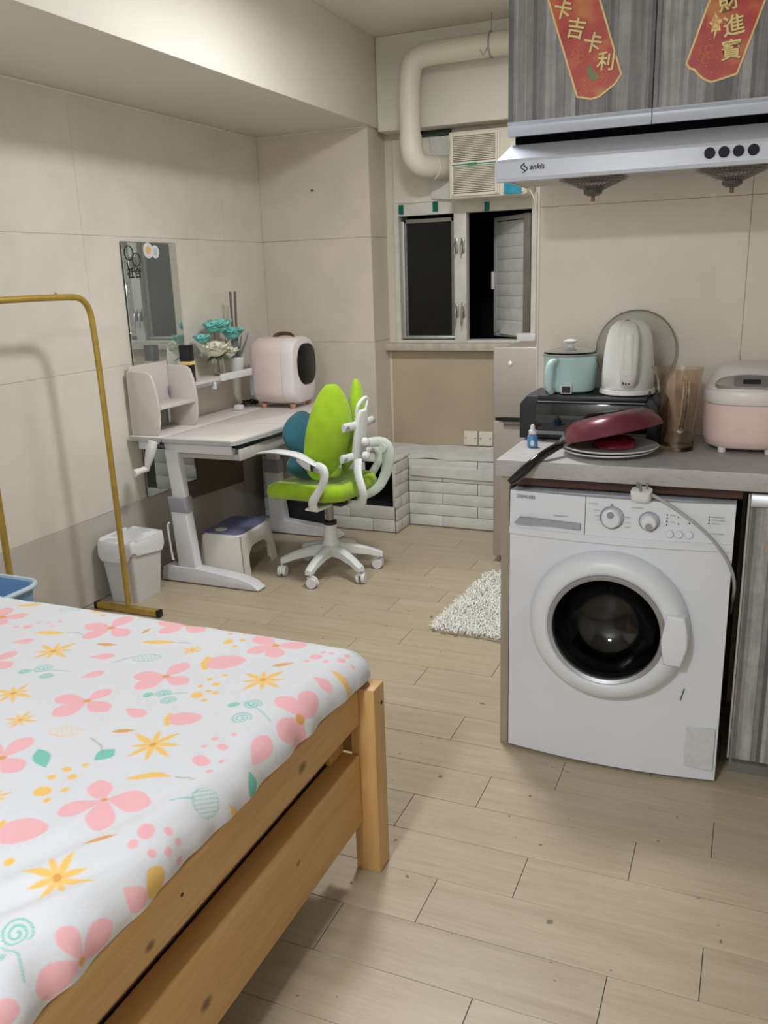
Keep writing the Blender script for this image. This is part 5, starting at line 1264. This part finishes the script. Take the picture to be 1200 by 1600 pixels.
for kx in (-.43, -.085):
    fg = MB()
    R0, R1, zt, zb_ = .088, .026, 1.627, 1.600
    for i in range(44):
        a = 2*PI*i/44
        fg.tube([(kx+R0*math.cos(a), 2.46+R0*math.sin(a), zt), (kx+R1*math.cos(a+.25), 2.46+R1*math.sin(a+.25), zb_)], .0011, 4)
    for q in range(6):
        t = q/5; rr_ = R0+(R1-R0)*t
        fg.tube([(kx+rr_*math.cos(a), 2.46+rr_*math.sin(a), zt+(zb_-zt)*t) for a in np.linspace(0, 2*PI, 37)[:-1]], .0012, 4, closed=True)
    gd = make('fan_guard', fg, M['steel'], hdz)
    make('oil_cup', MB().lathe([(.026, 1.610), (.024, 1.592), (.014, 1.586), (.002, 1.585)], (kx, 2.46, 0), 22), mat('smoked_grey', (88, 86, 84), .4) if 'smoked_grey' not in bpy.data.materials else bpy.data.materials['smoked_grey'], gd)
    make('fan_dark', MB().lathe([(.082, 1.6275), (.07, 1.6245), (.001, 1.6245)], (kx, 2.46, 0), 28), mat('greasy_grey', (120, 116, 110), .5) if 'greasy_grey' not in bpy.data.materials else bpy.data.materials['greasy_grey'], gd)
    make('drip_nut', MB().cyl((kx, 2.46, 1.585), (kx, 2.46, 1.572), .005, n=10), mat('brass', (120, 96, 66), .4, .7) if 'brass' not in bpy.data.materials else bpy.data.materials['brass'], gd)
# emblem and name on the hood front
em = MB()
for pts in ([(-.577, 1.663), (-.585, 1.656), (-.586, 1.653), (-.574, 1.645)], [(-.580, 1.6405), (-.569, 1.648), (-.569, 1.651), (-.577, 1.657)]):
    em.tube([(x, 2.2975, z) for x, z in pts], .0015, 6)
make('emblem', em, M['ink'], hdz)
text('lettering', 'ankis', .019, M['ink'], hdz, face_front(-.5445, 2.2968, 1.6530), shear=.25, bold=.00025)

# ------------------------------------------------------------------ printer
pt_ = thing('printer', 'black inkjet printer at the back of the worktop', 'printer', (-.45, 2.66, .893))
PB = mat('printer_black', (38, 39, 44), .5, var=.05, bump=.15, bs=300, bd=.0005)
make('printer_body', MB().prism([(-.660, .8955), (-.660, 1.002), (-.638, 1.029), (-.265, 1.029), (-.243, 1.007), (-.243, .8955)], 'xz', 2.600, 2.792, .008, 3), PB, pt_)
make('printer_lid', MB().box((-.602, 2.590, 1.016), (-.278, 2.79, 1.0325), .005), mat('lid_black', (34, 35, 39), .4, var=.05), pt_)
make('front_flap', MB().box((-.608, 2.588, .925), (-.275, 2.602, 1.010), .004), M['black_gloss'], pt_)
make('lid_edge', MB().box((-.600, 2.589, 1.0115), (-.283, 2.5925, 1.0155), .001, 1), M['grey_plastic'], pt_)
make('paper_slot', MB().box((-.606, 2.586, .912), (-.277, 2.601, .9245), .002), mat('slot_grey', (128, 128, 130), .5), pt_)

# ------------------------------------------------------------------ electric cooking pot
ep_ = thing('electric_pot', 'mint green electric cooking pot with a glass lid on the printer', 'pot', (-.515, 2.665, 1.033))
MT = mat('mint_enamel', (184, 214, 213), .32, var=.015)
pc = (-.518, 2.665, 0)
make('pot_body', MB().lathe([(.066, 1.0335), (.077, 1.040), (.080, 1.055), (.080, 1.140), (.082, 1.147), (.077, 1.147), (.074, 1.06), (.002, 1.055)], pc, 40), MT, ep_)
make('rim', MB().tube([(pc[0]+.083*math.cos(a), pc[1]+.083*math.sin(a), 1.148) for a in np.linspace(0, 2*PI, 49)[:-1]], .003, 6, closed=True), mat('grey_rim', (140, 140, 140), .4), ep_)
make('lid', MB().lathe([(.081, 1.150), (.078, 1.156), (.05, 1.164), (.012, 1.168), (.011, 1.164), (.05, 1.160), (.076, 1.152)], pc, 40), M['clear_glass'], ep_)
make('lid_knob', MB().lathe([(.012, 1.168), (.008, 1.174), (.010, 1.180), (.021, 1.184), (.021, 1.189), (.006, 1.192), (.001, 1.192)], pc, 26), M['white_plastic'], ep_)
make('handle', MB().tube([(-.545, 2.592, 1.130), (-.556, 2.568, 1.130), (-.560, 2.560, 1.10), (-.560, 2.562, 1.06), (-.556, 2.580, 1.042)], [.011, .013, .014, .013, .011], 14, 3), MT, ep_)
make('switch_block', MB().box((-.528, 2.578, 1.036), (-.494, 2.592, 1.062), .002), M['white_plastic'], ep_)
make('switch', MB().box((-.524, 2.5755, 1.039), (-.498, 2.5785, 1.059), .001, 1), M['ink'], ep_)

ep_.location = (ep_.location.x-.006, ep_.location.y+.025, ep_.location.z)
# ------------------------------------------------------------------ kettle
kt = thing('kettle', 'white electric kettle with its handle facing the room on the printer', 'kettle', (-.338, 2.635, 1.033))
KW = mat('kettle_white', (236, 238, 234), .34, var=.012)
kc = (-.342, 2.650, 0)
make('kettle_body', MB().lathe([(.074, 1.052), (.077, 1.058), (.0755, 1.10), (.071, 1.16), (.064, 1.205), (.054, 1.232), (.034, 1.247), (.002, 1.252)], kc, 44), KW, kt)
make('power_base', MB().lathe([(.076, 1.034), (.082, 1.037), (.080, 1.050), (.072, 1.0515), (.002, 1.0515)], kc, 44), KW, kt)
make('handle', MB().tube([(-.340, 2.600, 1.238), (-.336, 2.575, 1.232), (-.330, 2.553, 1.205), (-.328, 2.543, 1.15), (-.328, 2.548, 1.09), (-.330, 2.572, 1.066)], [.020, .023, .024, .023, .021, .019], 16, 3, flat=(1.15, .62), up=(1, 0, 0)), KW, kt)
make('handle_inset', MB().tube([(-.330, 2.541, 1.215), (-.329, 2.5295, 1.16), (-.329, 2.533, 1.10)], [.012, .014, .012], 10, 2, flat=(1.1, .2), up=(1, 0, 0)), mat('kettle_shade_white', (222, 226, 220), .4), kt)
make('lid_button', MB().ell((-.345, 2.618, 1.2475), (.009, .009, .005), 14, 8), M['grey_plastic'], kt)
b = MB()
for i in range(3): b.box((-.343+i*.008, 2.5455, 1.072), (-.339+i*.008, 2.556, 1.086), .001, 1)
make('grip_slots', b, M['ink'], kt)
make('switch_notch', MB().box((-.272, 2.590, 1.036), (-.268, 2.60, 1.048)), M['ink'], kt)
kt.location = (kt.location.x-.004, kt.location.y+.018, kt.location.z)
# glass lid leaning on the wall
lr, lc_ = .120, Vector((-.340, 2.776, 1.153))
gl = thing('pan_cover', 'round glass pan lid leaning on the wall behind the kettle', 'lid', tuple(lc_ + Vector((0, 0, -.12))))
GMx = Matrix.Translation(lc_) @ Matrix.Rotation(math.radians(90-5), 4, 'X')
make('lid_glass', MB().lathe([(lr-.002, 0), (lr*.75, .007), (lr*.4, .012), (.002, .014), (.002, .011), (lr*.4, .009), (lr*.75, .004), (lr-.002, -.003)], (0, 0, 0), 48, M=GMx, cap=False), M['clear_glass'], gl)
make('lid_rim', MB().tube([(lr*math.cos(a), lr*math.sin(a), 0) for a in np.linspace(0, 2*PI, 65)[:-1]], .0022, 7, closed=True, M=GMx), M['steel'], gl)

# ------------------------------------------------------------------ small bottle
dp = thing('dropper_bottle', 'tiny blue dropper bottle with a white cap on the worktop', 'bottle', (-.588, 2.478, .893))
dc = (-.588, 2.478, 0)
make('bottle', MB().lathe([(.013, .8935), (.0155, .896), (.0155, .925), (.012, .931), (.008, .933)], dc, 24), mat('blue_label', (90, 140, 190), .4, var=.15, vs=60), dp)
make('cap', MB().lathe([(.0115, .933), (.0115, .943), (.007, .947), (.0065, .957), (.002, .962)], dc, 24), M['white_plastic'], dp)
make('label_emblem', MB().ell((-.585, 2.4625, .908), (.006, .0015, .009), 12, 8), M['white_plastic'], dp)

# ------------------------------------------------------------------ plates, bowl, pan
PWm = mat('plate_glaze', (220, 220, 218), .2, var=.01, coat=.3)
for i, (z, r_, lb) in enumerate(((.8935, .126, 'white plate at the bottom of the pair under the frying pan'), (.9045, .132, 'white plate on top of the other under the frying pan'))):
    c = (-.362+.006*i, 2.437, 0)
    solo('plate', MB().lathe([(r_*.55, z), (r_*.6, z+.002), (r_*.97, z+.012), (r_, z+.015), (r_*.985, z+.0175), (r_*.6, z+.007), (.002, z+.006)], c, 52), PWm, lb, 'plate', (c[0], c[1], z), group='white plates under the frying pan')
RD = mat('wine_nonstick', (108, 46, 62), .28, .25, var=.04, coat=.3); RD2 = mat('red_bowl', (120, 26, 46), .25, var=.03, coat=.3)
solo('red_bowl', MB().lathe([(.058, .9135), (.062, .918), (.056, .932), (.046, .938), (.002, .939), ], (-.345, 2.448, 0), 40), RD2, 'dark red upturned bowl between the pan and the plates', 'bowl', (-.345, 2.448, .9135))
pn = thing('frying_pan', 'burgundy frying pan upside down with a black handle over the worktop edge', 'pan', (-.37, 2.47, .95))
PMx = Matrix.Translation((-.356, 2.442, .957)) @ Euler((math.radians(-6), math.radians(-14), math.radians(0))).to_matrix().to_4x4()
make('pan_body', MB().lathe([(.140, -.008), (.142, -.005), (.136, .012), (.120, .034), (.095, .048), (.085, .0485), (.002, .049), (.002, .044), (.085, .044), (.115, .030), (.131, .010), (.1385, -.008)], (0, 0, 0), 56, M=PMx, cap=False), RD, pn)
hp = [PMx @ Vector((-.128*math.cos(.62), -.128*math.sin(.62), .008))]
make('handle_bracket', MB().tube([tuple(hp[0]), (-.480, 2.383, .926)], [.020, .016], 12, 1, flat=(1, .55), up=(0, 0, 1)), M['steel'], pn)
make('pan_handle', MB().tube([(-.476, 2.388, .928), (-.500, 2.330, .918), (-.520, 2.285, .9065), (-.545, 2.252, .884), (-.566, 2.232, .863), (-.588, 2.215, .845)], [.012, .013, .013, .014, .015, .009], 14, 2, flat=(1, .72), up=(0, 0, 1)), M['black_gloss'], pn)

# ------------------------------------------------------------------ glass pitcher
gp = thing('glass_pitcher', 'amber tinted glass pitcher between the kettle and the rice cooker', 'pitcher', (-.185, 2.545, .893))
gc = (-.188, 2.545, 0)
prof_o = [(.046, .8935), (.048, .90), (.047, .93), (.050, .99), (.056, 1.05), (.059, 1.10), (.0625, 1.125)]
prof_i = [(.0595, 1.125), (.056, 1.10), (.053, 1.05), (.047, .99), (.044, .93), (.043, .908), (.002, .906)]
b = MB().lathe(prof_o + prof_i, gc, 44)
for v in b.bm.verts:   # pouring spout towards the left
    if v.co.z > 1.09:
        a = math.atan2(v.co.y-gc[1], v.co.x-gc[0]); f_ = max(0, math.cos(a-math.radians(200)))**8*(v.co.z-1.09)/.035
        v.co.x += .018*f_*math.cos(math.radians(200)); v.co.y += .018*f_*math.sin(math.radians(200)); v.co.z += .004*f_
make('pitcher_body', b, M['amber_glass'], gp)
make('pitcher_handle', MB().tube([(-.170, 2.495, 1.105), (-.165, 2.462, 1.108), (-.163, 2.448, 1.07), (-.166, 2.452, 1.01), (-.172, 2.480, .965), (-.176, 2.497, .955)], [.008, .0085, .009, .009, .008, .007], 12, 3), M['amber_glass'], gp)
# ------------------------------------------------------------------ rice cooker
rc = thing('rice_cooker', 'pink and white rice cooker with a silver control panel', 'rice cooker', (-.005, 2.60, .893))
PKc = mat('rice_pink', (238, 210, 203), .36, var=.015); WTc = mat('rice_white', (232, 226, 224), .34, var=.01)
rcx, rcy = -.005, 2.62
def rrg(h, z, dy=0): return [(rcx+x, rcy+y+dy, z) for x, y in [(h*math.copysign(abs(math.cos(t))**.82, math.cos(t)), h*1.05*math.copysign(abs(math.sin(t))**.82, math.sin(t))) for t in [2*PI*i/52 for i in range(52)]]]
make('cooker_body', MB().rings([rrg(.098, .906), rrg(.110, .912), rrg(.117, .935), rrg(.119, .98), rrg(.1195, 1.028)]), PKc, rc, ang=60)
make('collar', MB().rings([rrg(.1195, 1.0285), rrg(.123, 1.034), rrg(.1235, 1.058), rrg(.119, 1.068)]), WTc, rc, ang=60)
make('lid', MB().rings([rrg(.119, 1.0685), rrg(.1175, 1.074, .001), rrg(.110, 1.085, .008), rrg(.102, 1.102, .015), rrg(.090, 1.120, .021), rrg(.06, 1.130, .022), rrg(.01, 1.132, .022)]), WTc, rc, ang=60)
CPM = Matrix.Translation((rcx+.004, rcy-.109, 1.088)) @ Matrix.Rotation(math.radians(50), 4, 'X')
make('control_panel', MB().prism([(.092*math.cos(t), .026*math.sin(t)*(1 if math.sin(t) > 0 else .75)) for t in [2*PI*i/40 for i in range(40)]], 'xy', -.020, .004, .003, 2, M=CPM), mat('panel_champagne', (176, 168, 166), .35, .3), rc)
make('panel_screen_frame', MB().prism(roundrect(-.045, .045, -.014, .020, .006), 'xy', .004, .0065, .001, 1, M=CPM), mat('silver_frame', (170, 168, 168), .3, .7), rc)
make('panel_screen', MB().prism(roundrect(-.022, .022, -.006, .008, .001), 'xy', .0065, .0078, M=CPM), M['ink'], rc)
for fx in (-.06, .06):
    make('foot', MB().cyl((rcx+fx, rcy-.085, .8935), (rcx+fx, rcy-.085, .912), .010, .012, 14), WTc, rc)
for fx in (-.06, .06):
    make('foot', MB().cyl((rcx+fx, rcy+.07, .8935), (rcx+fx, rcy+.07, .912), .010, .012, 14), WTc, rc)
